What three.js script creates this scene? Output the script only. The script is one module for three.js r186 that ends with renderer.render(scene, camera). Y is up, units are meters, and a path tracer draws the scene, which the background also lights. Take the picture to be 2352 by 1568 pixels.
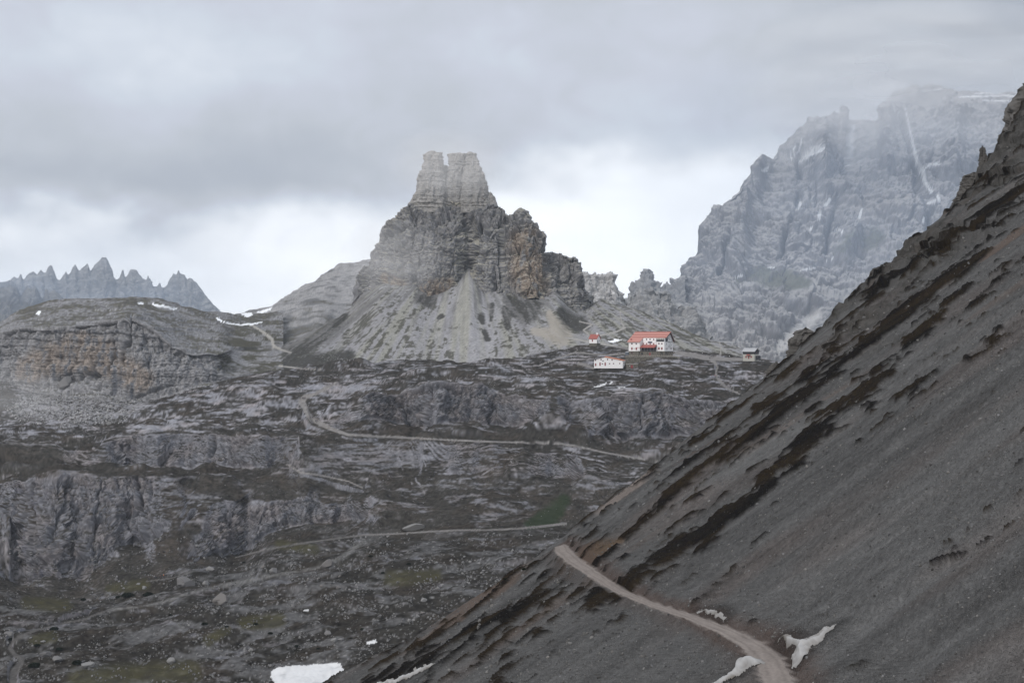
import * as THREE from 'three';
import { mergeGeometries, mergeVertices } from 'three/addons/utils/BufferGeometryUtils.js';
import { RoundedBoxGeometry } from 'three/addons/geometries/RoundedBoxGeometry.js';
import { MarchingCubes } from 'three/addons/objects/MarchingCubes.js';

// ------------------------------------------------------------------ camera, sky, sun, exposure
const F = 3800, CX = 1176, CY = 784;                    // focal length and centre, in units of a picture 2352 wide
const scene = new THREE.Scene();
const camera = new THREE.PerspectiveCamera(2 * Math.atan(784 / F) * 180 / Math.PI, 1024 / 682, 1, 30000);
camera.position.set(0, 0, 0);
camera.lookAt(0, 0, -100);

// seeded noise
let seed = 20240611;
const rnd = () => { seed = (seed + 0x6D2B79F5) | 0; let t = Math.imul(seed ^ (seed >>> 15), 1 | seed); t = (t + Math.imul(t ^ (t >>> 7), 61 | t)) ^ t; return ((t ^ (t >>> 14)) >>> 0) / 4294967296; };
const PERM = new Uint8Array(512);
{ const p = []; for (let i = 0; i < 256; i++) p.push(i); for (let i = 255; i > 0; i--) { const j = Math.floor(rnd() * (i + 1)), t = p[i]; p[i] = p[j]; p[j] = t; } for (let i = 0; i < 512; i++) PERM[i] = p[i & 255]; }
const GX = new Float64Array(256), GY = new Float64Array(256), GZ = new Float64Array(256);
for (let i = 0; i < 256; i++) { const z = rnd() * 2 - 1, a = rnd() * Math.PI * 2, r = Math.sqrt(1 - z * z); GX[i] = r * Math.cos(a) * 1.6; GY[i] = r * Math.sin(a) * 1.6; GZ[i] = z * 1.6; }
function N(x, y, z) {                                    // gradient noise, about -1 ... 1
  const xi = Math.floor(x), yi = Math.floor(y), zi = Math.floor(z);
  const fx = x - xi, fy = y - yi, fz = z - zi, X = xi & 255, Y = yi & 255, Z = zi & 255;
  const u = fx * fx * fx * (fx * (fx * 6 - 15) + 10), v = fy * fy * fy * (fy * (fy * 6 - 15) + 10), w = fz * fz * fz * (fz * (fz * 6 - 15) + 10);
  const A = PERM[X] + Y, B = PERM[X + 1] + Y, AA = PERM[A] + Z, AB = PERM[A + 1] + Z, BA = PERM[B] + Z, BB = PERM[B + 1] + Z;
  let g = PERM[AA]; const a0 = GX[g] * fx + GY[g] * fy + GZ[g] * fz;
  g = PERM[BA]; const a1 = GX[g] * (fx - 1) + GY[g] * fy + GZ[g] * fz;
  g = PERM[AB]; const a2 = GX[g] * fx + GY[g] * (fy - 1) + GZ[g] * fz;
  g = PERM[BB]; const a3 = GX[g] * (fx - 1) + GY[g] * (fy - 1) + GZ[g] * fz;
  g = PERM[AA + 1]; const a4 = GX[g] * fx + GY[g] * fy + GZ[g] * (fz - 1);
  g = PERM[BA + 1]; const a5 = GX[g] * (fx - 1) + GY[g] * fy + GZ[g] * (fz - 1);
  g = PERM[AB + 1]; const a6 = GX[g] * fx + GY[g] * (fy - 1) + GZ[g] * (fz - 1);
  g = PERM[BB + 1]; const a7 = GX[g] * (fx - 1) + GY[g] * (fy - 1) + GZ[g] * (fz - 1);
  const b0 = a0 + u * (a1 - a0), b1 = a2 + u * (a3 - a2), b2 = a4 + u * (a5 - a4), b3 = a6 + u * (a7 - a6);
  const c0 = b0 + v * (b1 - b0), c1 = b2 + v * (b3 - b2);
  return c0 + w * (c1 - c0);
}
function fbm(x, y, z, o) { let s = 0, a = 0.5; for (let i = 0; i < o; i++) { s += a * N(x, y, z); x = x * 2.03 + 17.1; y = y * 2.03 + 5.3; z = z * 2.03 + 9.7; a *= 0.5; } return s; }
function bill(x, y, z, o) { let s = 0, a = 0.55; for (let i = 0; i < o; i++) { s += a * Math.abs(N(x, y, z)); x = x * 2.11 + 11.3; y = y * 2.11 + 7.9; z = z * 2.11 + 3.1; a *= 0.48; } return s; }
const clamp = (x, a = 0, b = 1) => x < a ? a : x > b ? b : x;
const sst = (a, b, x) => { const t = clamp((x - a) / (b - a)); return t * t * (3 - 2 * t); };
const lerp = (a, b, t) => a + (b - a) * t;
const hash = (i) => { let t = Math.imul(i ^ 0x9E3779B9, 0x85EBCA6B); t ^= t >>> 13; t = Math.imul(t, 0xC2B2AE35); t ^= t >>> 16; return (t >>> 0) / 4294967296; };

// sky: an overcast sky of broken, lit cloud; brighter gap towards the horizon
const lin = (c) => c <= 10.3 ? c / 255 / 12.92 : Math.pow((c / 255 + 0.055) / 1.055, 2.4);
{
  const W = 4096, H = 2048, data = new Float32Array(W * H * 4);
  // cloud brightness over the part of the sky in view: columns every 392 pixels, rows from the top of the picture downwards
  const rowsAt = [-300, 0, 150, 250, 340, 420, 480, 540, 640, 800];
  const tones = [
    [194, 198, 198, 198, 196, 188, 180],
    [205, 210, 206, 204, 204, 194, 184],
    [212, 216, 208, 205, 204, 190, 172],
    [206, 208, 203, 204, 208, 196, 180],
    [199, 197, 196, 205, 216, 210, 196],
    [190, 188, 196, 228, 240, 228, 212],
    [197, 198, 222, 245, 247, 236, 218],
    [222, 226, 238, 248, 249, 240, 224],
    [239, 243, 244, 248, 250, 241, 228],
    [242, 244, 244, 246, 248, 240, 230]];
  const cub = (a, b, c, d, t) => b + 0.5 * t * (c - a + t * (2 * a - 5 * b + 4 * c - d + t * (3 * (b - c) + d - a)));
  const cell = (r, c) => tones[clamp(r, 0, 9)][clamp(c, 0, 6)];
  function tone(px, py) {
    const c = clamp(px / 392, 0, 5.999), ci = Math.floor(c), ct = c - ci;
    let r = 0; while (r < 8 && py > rowsAt[r + 1]) r++;
    const rt = clamp((py - rowsAt[r]) / (rowsAt[r + 1] - rowsAt[r]));
    const q = (k) => cub(cell(k, ci - 1), cell(k, ci), cell(k, ci + 1), cell(k, ci + 2), ct);
    return cub(q(r - 1), q(r), q(r + 1), q(r + 2), rt);
  }
  for (let row = 0; row < H; row++) {
    const el = ((row + 0.5) / H - 0.5) * Math.PI, low = el < -0.02;
    const sy = Math.sin(el), cy = Math.cos(el);
    for (let col = 0; col < W; col++) {
      const k = (row * W + col) * 4; let r, g, b;
      if (low) { r = 0.10; g = 0.10; b = 0.105; }
      else {
        const th = ((col + 0.5) / W - 0.5) * 2 * Math.PI, dx = Math.cos(th) * cy, dz = Math.sin(th) * cy;
        const az = Math.atan2(dx, -dz), px = CX + F * az * 1.02, py = CY - F * el * 1.01;
        const inView = sst(1.1, 0.42, Math.abs(az)) * sst(0.5, 0.26, el);
        const n = fbm(dx * 3.1 + 4, sy * 7 + 1, dz * 3.1, 4);
        let t = lerp(224, 222, sst(0.02, 0.35, el)) + n * 30;
        if (inView > 0) {
          const wx = px + 90 * fbm(px / 260, py / 170, 7.7, 4), wy = py + 110 * fbm(px / 230, py / 130, 1.3, 5) + 12;
          t = lerp(t, tone(wx, wy) + 9 * fbm(px / 300 + py / 600, py / 170 - px / 900, 3.1, 5) + 9 * (bill(px / 170 + 0.6 * N(px / 120, py / 90, 4), py / 110, 8, 4) - 0.3), inView);
        }
        const dark = clamp((236 - t) / 60, 0, 1.2);
        const boost = (v) => 0.585 + (v - 0.61) * (v < 0.61 ? 1.1 : 1.75); r = boost(lin(t - 3.2 - dark * 4.0)); g = boost(lin(t - 0.4 - dark * 0.6)); b = boost(lin(t + 3.4 + dark * 5.6));
      }
      data[k] = r; data[k + 1] = g; data[k + 2] = b; data[k + 3] = 1;
    }
  }
  const sky = new THREE.DataTexture(data, W, H, THREE.RGBAFormat, THREE.FloatType);
  sky.mapping = THREE.EquirectangularReflectionMapping; sky.magFilter = THREE.LinearFilter; sky.needsUpdate = true;
  scene.background = sky; scene.environment = sky;
}
const sun = new THREE.DirectionalLight(0xfff8f0, 1.5);
sun.position.set(-1300, 1300, 800); sun.target.position.set(0, 0, -900); scene.add(sun, sun.target);
sun.castShadow = true; sun.shadow.radius = 40; sun.shadow.mapSize.set(4096, 4096);
Object.assign(sun.shadow.camera, { left: -1600, right: 1600, top: 1600, bottom: -1600, near: 10, far: 9000 });
scene.fog = new THREE.FogExp2(new THREE.Color(0.82, 0.895, 1.0), 0.000055);
const renderer = new THREE.WebGLRenderer({ antialias: true });
renderer.setSize(1024, 682); renderer.shadowMap.enabled = true;
renderer.toneMapping = THREE.LinearToneMapping; renderer.toneMappingExposure = 1.18;

// ------------------------------------------------------------------ helpers
const at = (px, py, z) => new THREE.Vector3((px - CX) / F * z, (CY - py) / F * z, -z);
const rough = (c, r = 0.95) => new THREE.MeshStandardMaterial({ color: new THREE.Color().setRGB(c[0], c[1], c[2]), roughness: r });
const matTerrain = new THREE.MeshLambertMaterial({ vertexColors: true, color: new THREE.Color().setRGB(1.25, 1.25, 1.25) }); matTerrain.name = 'rock_and_turf';
const counts = {};
function numbered(n) { const k = counts[n] = (counts[n] ?? -1) + 1; return k ? n + '_' + String(k).padStart(3, '0') : n; }
function shade(o) { o.traverse((m) => { if (m.isMesh) { m.castShadow = true; m.receiveShadow = true; } }); return o; }
function structure(mesh, name) { mesh.name = numbered(name); mesh.userData.kind = 'structure'; shade(mesh); scene.add(mesh); return mesh; }
function tag(o, label, category, group) { o.userData.label = label; o.userData.category = category; if (group) o.userData.group = group; return o; }

// a curve through [px, py, depth] knots, read by px
function curve(k) {
  const n = k.length, X = k.map((p) => p[0]);
  const slopes = [1, 2].map((c) => {
    const d = [], m = new Array(n).fill(0);
    for (let i = 0; i < n - 1; i++) d.push((k[i + 1][c] - k[i][c]) / (X[i + 1] - X[i]));
    m[0] = d[0]; m[n - 1] = d[n - 2];
    for (let i = 1; i < n - 1; i++) m[i] = d[i - 1] * d[i] <= 0 ? 0 : 2 * d[i - 1] * d[i] / (d[i - 1] + d[i]);
    return m;
  });
  return (x) => {
    let i = 0; while (i < n - 2 && x > X[i + 1]) i++;
    const h = X[i + 1] - X[i], t = clamp((x - X[i]) / h), t2 = t * t, t3 = t2 * t;
    return [1, 2].map((c, s) => (2 * t3 - 3 * t2 + 1) * k[i][c] + (t3 - 2 * t2 + t) * h * slopes[s][i] + (3 * t2 - 2 * t3) * k[i + 1][c] + (t3 - t2) * h * slopes[s][i + 1]);
  };
}
const smooth1 = (n, f) => { const o = new Float64Array(n); for (let i = 0; i < n; i++) o[i] = f(i); return o; };
// distance from a point to a polyline
function lineDist(pts, x, y) {
  let best = 1e9;
  for (let i = 0; i < pts.length - 1; i++) {
    const ax = pts[i][0], ay = pts[i][1], bx = pts[i + 1][0] - ax, by = pts[i + 1][1] - ay;
    const t = clamp(((x - ax) * bx + (y - ay) * by) / (bx * bx + by * by + 1e-9));
    const wa = pts[i][2] ?? 1, wb = pts[i + 1][2] ?? 1, d = Math.hypot(x - ax - bx * t, y - ay - by * t) / lerp(wa, wb, t);
    if (d < best) best = d;
  }
  return best;                                            // in units of the line's own half width there
}
function box2(pts, pad) { let a = 1e9, b = 1e9, c = -1e9, d = -1e9; for (const p of pts) { const w = pad * (p[2] ?? 1); a = Math.min(a, p[0] - w); b = Math.min(b, p[1] - w); c = Math.max(c, p[0] + w); d = Math.max(d, p[1] + w); } return [a, b, c, d]; }
function stroke(pts, pad = 2) { const b = box2(pts, pad); return (x, y) => x < b[0] || x > b[2] || y < b[1] || y > b[3] ? 1e9 : lineDist(pts, x, y); }
function inside(poly, x, y) { let c = false; for (let i = 0, j = poly.length - 1; i < poly.length; j = i++) { const a = poly[i], b = poly[j]; if ((a[1] > y) !== (b[1] > y) && x < (b[0] - a[0]) * (y - a[1]) / (b[1] - a[1]) + a[0]) c = !c; } return c; }

const SHEETS = [];
/* A terrain sheet: a grid in world space swept between feature lines (crests, rims, cliff feet), pushed along its normal by rock relief.
   opt: u0, u1, nu, lines (far to near), rows, disp(c) -> metres, color(c) sets c.r c.g c.b, cut(c) -> name of the piece a vertex belongs to or '' */
function sheet(opt) {
  const { u0, u1, nu } = opt, L = opt.lines.map((k) => typeof k === 'function' ? k : curve(k)), nv = opt.rows.reduce((a, b) => a + b, 0) + 1, n = nu * nv;
  const P = new Float32Array(n * 3), NB = new Float32Array(n * 3), K = new Float32Array(n);
  for (let i = 0; i < nu; i++) {
    const px = lerp(u0, u1, i / (nu - 1)), pts = L.map((f) => { const [py, z] = f(px); return [(px - CX) / F * z, (CY - py) / F * z, -z]; });
    let j = 0;
    for (let s = 0; s < opt.rows.length; s++) for (let r = 0; r < opt.rows[s] + (s === opt.rows.length - 1 ? 1 : 0); r++, j++) {
      let t = r / opt.rows[s]; const k = (j * nu + i) * 3, a = pts[s], b = pts[s + 1];
      K[j * nu + i] = s + t;
      const e = opt.ease?.[s];                             // hollow (e > 0) or bulging (e < 0) profile between two lines
      const ty = e ? t + e * Math.sin(Math.PI * t) : t;
      P[k] = lerp(a[0], b[0], t); P[k + 1] = lerp(a[1], b[1], ty); P[k + 2] = lerp(a[2], b[2], t);
    }
  }
  if (opt.blur) { const col = new Float32Array(nv * 3); for (let i = 0; i < nu; i++) { for (let j = 0; j < nv; j++) for (let q = 0; q < 3; q++) { let s = 0, w = 0; for (let e = -opt.blur; e <= opt.blur; e++) { const jj = j + e; if (jj < 0 || jj >= nv) continue; s += P[(jj * nu + i) * 3 + q]; w++; } col[j * 3 + q] = s / w; } for (let j = opt.blur; j < nv - opt.blur; j++) for (let q = 0; q < 3; q++) P[(j * nu + i) * 3 + q] = col[j * 3 + q]; } }
  if (opt.blurU) for (let j = 0; j < nv; j++) { const row = new Float32Array(nu * 2); for (let i = 0; i < nu; i++) for (let q = 0; q < 2; q++) { let s = 0, w = 0; for (let e = -opt.blurU; e <= opt.blurU; e++) { const ii = i + e; if (ii < 0 || ii >= nu) continue; s += P[(j * nu + ii) * 3 + 1 + q]; w++; } row[i * 2 + q] = s / w; } for (let i = opt.blurU; i < nu - opt.blurU; i++) for (let q = 0; q < 2; q++) P[(j * nu + i) * 3 + 1 + q] = row[i * 2 + q]; }
  const normals = (S, O, step) => {
    for (let j = 0; j < nv; j++) for (let i = 0; i < nu; i++) {
      const a = (j * nu + Math.max(i - step, 0)) * 3, b = (j * nu + Math.min(i + step, nu - 1)) * 3, c = (Math.max(j - step, 0) * nu + i) * 3, d = (Math.min(j + step, nv - 1) * nu + i) * 3, k = (j * nu + i) * 3;
      const ux = S[b] - S[a], uy = S[b + 1] - S[a + 1], uz = S[b + 2] - S[a + 2], vx = S[d] - S[c], vy = S[d + 1] - S[c + 1], vz = S[d + 2] - S[c + 2];
      let x = vy * uz - vz * uy, y = vz * ux - vx * uz, z = vx * uy - vy * ux; const l = Math.hypot(x, y, z) || 1;
      O[k] = x / l; O[k + 1] = y / l; O[k + 2] = z / l;
    }
  };
  normals(P, NB, opt.smooth ?? 4);
  const c = { x: 0, y: 0, z: 0, nx: 0, ny: 0, nz: 0, px: 0, py: 0, k: 0, r: 0, g: 0, b: 0, d: 0, by: 0 };
  const Q = new Float32Array(n * 3), D = new Float32Array(n), W = new Float32Array(n);
  for (let v = 0; v < n; v++) {
    const k = v * 3; c.x = P[k]; c.y = P[k + 1]; c.z = P[k + 2]; c.nx = NB[k]; c.ny = NB[k + 1]; c.nz = NB[k + 2]; c.k = K[v];
    c.px = CX - c.x / c.z * F; c.py = CY + c.y / c.z * F;
    crack = 0; const d = D[v] = opt.disp(c); W[v] = Math.min(crack, 1);
    Q[k] = P[k] + c.nx * d; Q[k + 1] = P[k + 1] + c.ny * d + (opt.lift ? opt.lift(c) : 0); Q[k + 2] = P[k + 2] + c.nz * d;
  }
  const NN = new Float32Array(n * 3), C = new Float32Array(n * 3), cutOf = opt.cut ? new Array(n).fill('') : null;
  normals(Q, NN, 1);
  for (let v = 0; v < n; v++) {
    const k = v * 3; c.x = Q[k]; c.y = Q[k + 1]; c.z = Q[k + 2]; c.nx = NN[k]; c.ny = NN[k + 1]; c.nz = NN[k + 2]; c.by = NB[k + 1]; c.k = K[v]; c.d = D[v]; c.w = W[v];  // c.w: crack depth, darkens rock colours as painted crevice shade and stain
    c.px = CX - c.x / c.z * F; c.py = CY + c.y / c.z * F;
    if (cutOf) cutOf[v] = opt.cut(c);
    opt.color(c); C[k] = c.r; C[k + 1] = c.g; C[k + 2] = c.b;
  }
  const index = {};
  const push = (name, a, b, d) => (index[name] ??= []).push(a, b, d);
  for (let j = 0; j < nv - 1; j++) for (let i = 0; i < nu - 1; i++) {
    const a = j * nu + i, b = a + nu, d = a + 1, e = b + 1; let name = '';
    if (cutOf) { const q = [cutOf[a], cutOf[b], cutOf[d], cutOf[e]], f = q.filter((s) => s); name = f.length >= 2 ? f[0] : ''; }
    push(name, a, b, d); push(name, d, b, e);
  }
  for (const name of Object.keys(index)) if (name !== '' && name !== 'path') {
    const idx = index[name], up = new Map(), find = (v) => { while (up.get(v) !== v) v = up.get(v); return v; };
    for (const v of idx) up.set(v, v);
    for (let q = 0; q < idx.length; q += 3) { const a = find(idx[q]); up.set(find(idx[q + 1]), a); up.set(find(idx[q + 2]), a); }
    const size = new Map(); for (let q = 0; q < idx.length; q += 3) { const r = find(idx[q]); size.set(r, (size.get(r) ?? 0) + 1); }
    let top = -1, most = 0; for (const [r, s] of size) if (s > most) { most = s; top = r; }
    const keep = []; for (let q = 0; q < idx.length; q += 3) (find(idx[q]) === top ? keep : index['']).push(idx[q], idx[q + 1], idx[q + 2]);
    index[name] = keep;
  }
  const out = {};
  for (const [name, idx] of Object.entries(index)) {
    const g = new THREE.BufferGeometry();
    if (name === '') { g.setAttribute('position', new THREE.BufferAttribute(Q, 3)); g.setAttribute('normal', new THREE.BufferAttribute(NN, 3)); g.setAttribute('color', new THREE.BufferAttribute(C, 3)); g.setIndex(new THREE.BufferAttribute(Uint32Array.from(idx), 1)); }
    else {                                                 // its own small vertex set
      const map = new Map(), p = [], m = [], cc = [], id = idx.map((v) => { if (!map.has(v)) { map.set(v, map.size); for (let q = 0; q < 3; q++) { p.push(Q[v * 3 + q]); m.push(NN[v * 3 + q]); cc.push(C[v * 3 + q]); } } return map.get(v); });
      g.setAttribute('position', new THREE.Float32BufferAttribute(p, 3)); g.setAttribute('normal', new THREE.Float32BufferAttribute(m, 3)); g.setAttribute('color', new THREE.Float32BufferAttribute(cc, 3)); g.setIndex(id);
    }
    out[name] = g;
  }
  SHEETS.push({ Q, nu, nv });
  return out;
}
// broken blocks: the offset of the block a point lies in, and how close it is to the joint with the next block
const blk = { v: 0, e: 0 };
function blocks(x, y, z) {
  const xi = Math.floor(x), yi = Math.floor(y), zi = Math.floor(z); let a = 9, b = 9, id = 0;
  for (let i = -1; i < 2; i++) for (let j = -1; j < 2; j++) for (let k = -1; k < 2; k++) {
    const h = PERM[(PERM[(PERM[(xi + i) & 255] + yi + j) & 255] + zi + k) & 255], dx = xi + i + 0.15 + 0.7 * h / 255 - x, dy = yi + j + 0.15 + 0.7 * PERM[h + 1] / 255 - y, dz = zi + k + 0.15 + 0.7 * PERM[h + 57] / 255 - z;
    const d = Math.max(Math.abs(dx), Math.abs(dz)) * 0.6 + 0.4 * (Math.abs(dx) + Math.abs(dz)) * 0.7 + 0.55 * Math.abs(dy);
    if (d < a) { b = a; a = d; id = PERM[h + 101]; } else if (d < b) b = d;
  }
  blk.v = id / 255 - 0.5; blk.e = b - a; return blk;
}
let BEDA = 1, BLKA = 1;                                   // how strongly beds and broken blocks show in rock()
let crack = 0;                                            // how deep in a crack the last rock() point lay, 0 ... 1, summed over calls; colours use it as painted crevice shade and stain
// rock relief in metres: rounded pillars parted by sharp cracks, broken by flat-lying beds; S is the size of the largest pillars
function rock(x, y, z, S, vert = 3.2, bed = 0.16) {
  const w = 0.22 * S * N(x / S * 0.7, y / S * 0.5, z / S * 0.7), w2 = 0.10 * S * N(x / S * 1.3 + 9, y / S * 1.1, z / S * 1.3);
  const X = x + w + w2, Z = z - w + w2;
  let d = 1.0 * bill(X / S, y / (S * vert), Z / S, 2) - 0.32;
  const b2 = bill(X / S * 3.1 + 3, y / (S * vert * 0.45), Z / S * 3.1, 2); d += 0.42 * (b2 - 0.3); crack += 0.6 * sst(0.16, 0.03, b2);
  const h = S * bed, yy = (y + S * 0.12 * N(x / S * 0.5, 3.3, z / S * 0.5) + 0.03 * x) / h, f = Math.floor(yy), t = yy - f;
  const o0 = hash(f), o1 = hash(f + 1), lay = lerp(o0, o1, sst(0.8, 1, t));
  d += BEDA * ((lay - 0.5) * 0.22 + 0.07 * (1 - t) * hash(f * 7 + 3));
  const y2 = yy * 3.7 + 0.4 * N(x / S * 2, 8, z / S * 2), f2 = Math.floor(y2), t2 = y2 - f2;
  d += BEDA * (lerp(hash(f2 + 91), hash(f2 + 92), sst(0.7, 1, t2)) - 0.5) * 0.09; crack += 0.35 * sst(0.78, 0.9, t2) * sst(1, 0.95, t2) * hash(f2 + 17);
  blocks(X / S * 2.4, (y + 0.06 * x) / S * 1.7, Z / S * 2.4); d += BLKA * 0.20 * blk.v - BLKA * 0.08 * sst(0.10, 0.0, blk.e); crack += 0.4 * sst(0.09, 0.02, blk.e);
  blocks((X - Z * 0.3) / S * 6.6, y / S * 6.0, (Z + X * 0.3) / S * 6.6); d += BLKA * 0.08 * blk.v - BLKA * 0.04 * sst(0.14, 0.0, blk.e); crack += 0.2 * sst(0.12, 0.02, blk.e);
  d += 0.15 * fbm(x / S * 6.3, y / S * 5.2, z / S * 6.3, 4);
  return d * S * 0.5;
}
function setC(c, r, g, b) { c.r = r; c.g = g; c.b = b; }
function mixC(c, r, g, b, t) { c.r += (r - c.r) * t; c.g += (g - c.g) * t; c.b += (b - c.b) * t; }

// ------------------------------------------------------------------ ground of the middle distance: terraces, cliff bands and the valley floor
const TRAILS = [
  [[770, 880, 1.6], [745, 893, 3.6], [722, 905, 2.2], [700, 912, 4.5], [692, 922, 5.5], [700, 935, 4.5], [705, 950, 4.2], [716, 962, 3.2], [735, 972, 4], [760, 985, 3], [800, 998, 2.4], [850, 1001, 2], [950, 1006, 1.6], [1050, 1011, 1.5], [1150, 1015, 1.4], [1285, 1018, 1.4], [1330, 1026, 1.4], [1400, 1041, 1.5], [1475, 1054, 1.6], [1520, 1062, 1.6]],
  [[336, 1335, 0.8], [396, 1327, 0.8], [440, 1312, 0.6]],
  [[540, 1280, 0.6], [560, 1275, 0.9], [619, 1260, 1.2], [717, 1244, 1.4], [800, 1233, 1.4], [831, 1229, 1.5], [922, 1225, 1.5], [981, 1221, 1.5], [1058, 1217, 1.5], [1113, 1217, 1.4], [1186, 1214, 1.7], [1252, 1208, 2], [1300, 1202, 2]],
  [[29, 1590, 8], [29, 1546, 6], [45, 1525, 5], [51, 1513, 3.2], [35, 1505, 3], [21, 1488, 3.4], [23, 1478, 3], [39, 1466, 2.8], [59, 1455, 2.2], [88, 1445, 1.6], [112, 1440, 0.9]],
  [[137, 1433, 1.2], [166, 1427, 1.5], [195, 1422, 1.7], [211, 1414, 1.6], [244, 1402, 1.2]],
  [[60, 1528, 1.2], [80, 1524, 1.4], [117, 1527, 1.3], [95, 1540, 1.2]],
  [[658, 1066, 1.2], [690, 1085, 1.5], [740, 1092, 1.2], [800, 1105, 1], [832, 1120, 1]],
  [[1554, 810, 3.4], [1584, 814, 3.6], [1620, 821, 4.2], [1661, 825, 3], [1705, 825, 2.6], [1735, 826, 1.4]],
  [[1628, 822, 3], [1642, 832, 2.6], [1648, 842, 2], [1644, 856, 1.3], [1649, 868, 2.2], [1662, 884, 2.6], [1676, 894, 1.2], [1700, 905, 1]],
  [[1300, 775, 1.2], [1321, 779, 1.6], [1378, 788, 1.5], [1444, 801, 1.6]],
  [[1240, 838, 1], [1321, 809, 1.1], [1360, 813, 1.2], [1400, 815, 1.2], [1437, 812, 1.4]],
  [[1328, 835, 1.5], [1345, 838, 3], [1362, 845, 1.5]],
  [[1424, 716, 1], [1428, 742, 1.3], [1435, 753, 1.8], [1415, 762, 1.4], [1382, 770, 1.4], [1352, 776, 1]],
  [[1331, 738, 1], [1360, 745, 1.1], [1340, 758, 1.3], [1352, 768, 1.3]],
  [[1650, 779, .9], [1657, 797, 1.1], [1655, 816, 1.3]],
  [[575, 745, 1.6], [590, 754, 1.8], [605, 763, 2.2], [624, 779, 2.8], [628, 795, 2.4], [645, 803, 1.6], [668, 810, 1.2]],
  [[640, 840, 1.2], [690, 846, 1.4], [735, 849, 1]],
].map((p) => stroke(p, 2.2));
const onTrail = (x, y) => { let b = 1e9; for (const t of TRAILS) { const d = t(x, y); if (d < b) b = d; } return b; };
const SNOWS = {
  snow_saddle: [[496, 727], [510, 736], [530, 741.5], [551, 745], [580, 741.5], [602, 738], [602, 741.5], [580, 745.5], [554, 748], [525, 744], [505, 739], [497, 733]],
  snow_notch: [[553, 719], [577, 718], [580, 724], [567, 729], [558, 724]],
  snow_slope: [[588, 717], [606, 711], [625, 705], [622, 712], [600, 719]],
  snow_dome: [[346, 697], [370, 700], [392, 704], [412, 710], [398, 712], [372, 706], [352, 702]],
  snow_streak: [[315, 695], [338, 696], [337, 699], [318, 698.5]],
  snow_spot: [[81, 719], [90, 713], [93, 716], [89, 723], [84, 723]],
  snow_chapel: [[1395, 782], [1401, 786], [1409, 787], [1417, 784], [1428, 781], [1420, 779.5], [1411, 778], [1410, 782], [1402, 783]],
  snow_ledge: [[1364, 888], [1378, 884], [1393, 878.5], [1391, 884], [1378, 888], [1368, 890]],
  snow_sliver: [[1400, 881], [1404, 876.5], [1409, 877], [1403, 882]],
  snow_gully: [[1418, 889], [1436, 887.5], [1436, 890], [1420, 891]],
  snow_valley: [[622, 1542], [635, 1533], [655, 1530], [679, 1527], [700, 1528], [720, 1525], [780, 1522], [800, 1560], [790, 1600], [640, 1602], [632, 1570], [621, 1556]],
  snow_edge: [[838, 1478], [845, 1472.5], [862, 1468], [866, 1476], [848, 1480]],
  snow_scrap: [[692, 1403], [700, 1399.5], [709, 1399.5], [704, 1402.5]],
};
const SNOWB = Object.entries(SNOWS).map(([n, p]) => [n, p, box2(p.map((q) => [q[0], q[1]]), 3)]);
function snowAt(x, y, pad = 0) {
  for (const [n, p, b] of SNOWB) if (x > b[0] - pad && x < b[2] + pad && y > b[1] - pad && y < b[3] + pad && inside(p, x + 1.1 * N(x / 5, y / 4, 2.2), y + 1.0 * N(x / 6, y / 4, 7.2))) return n;
  return '';
}
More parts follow.
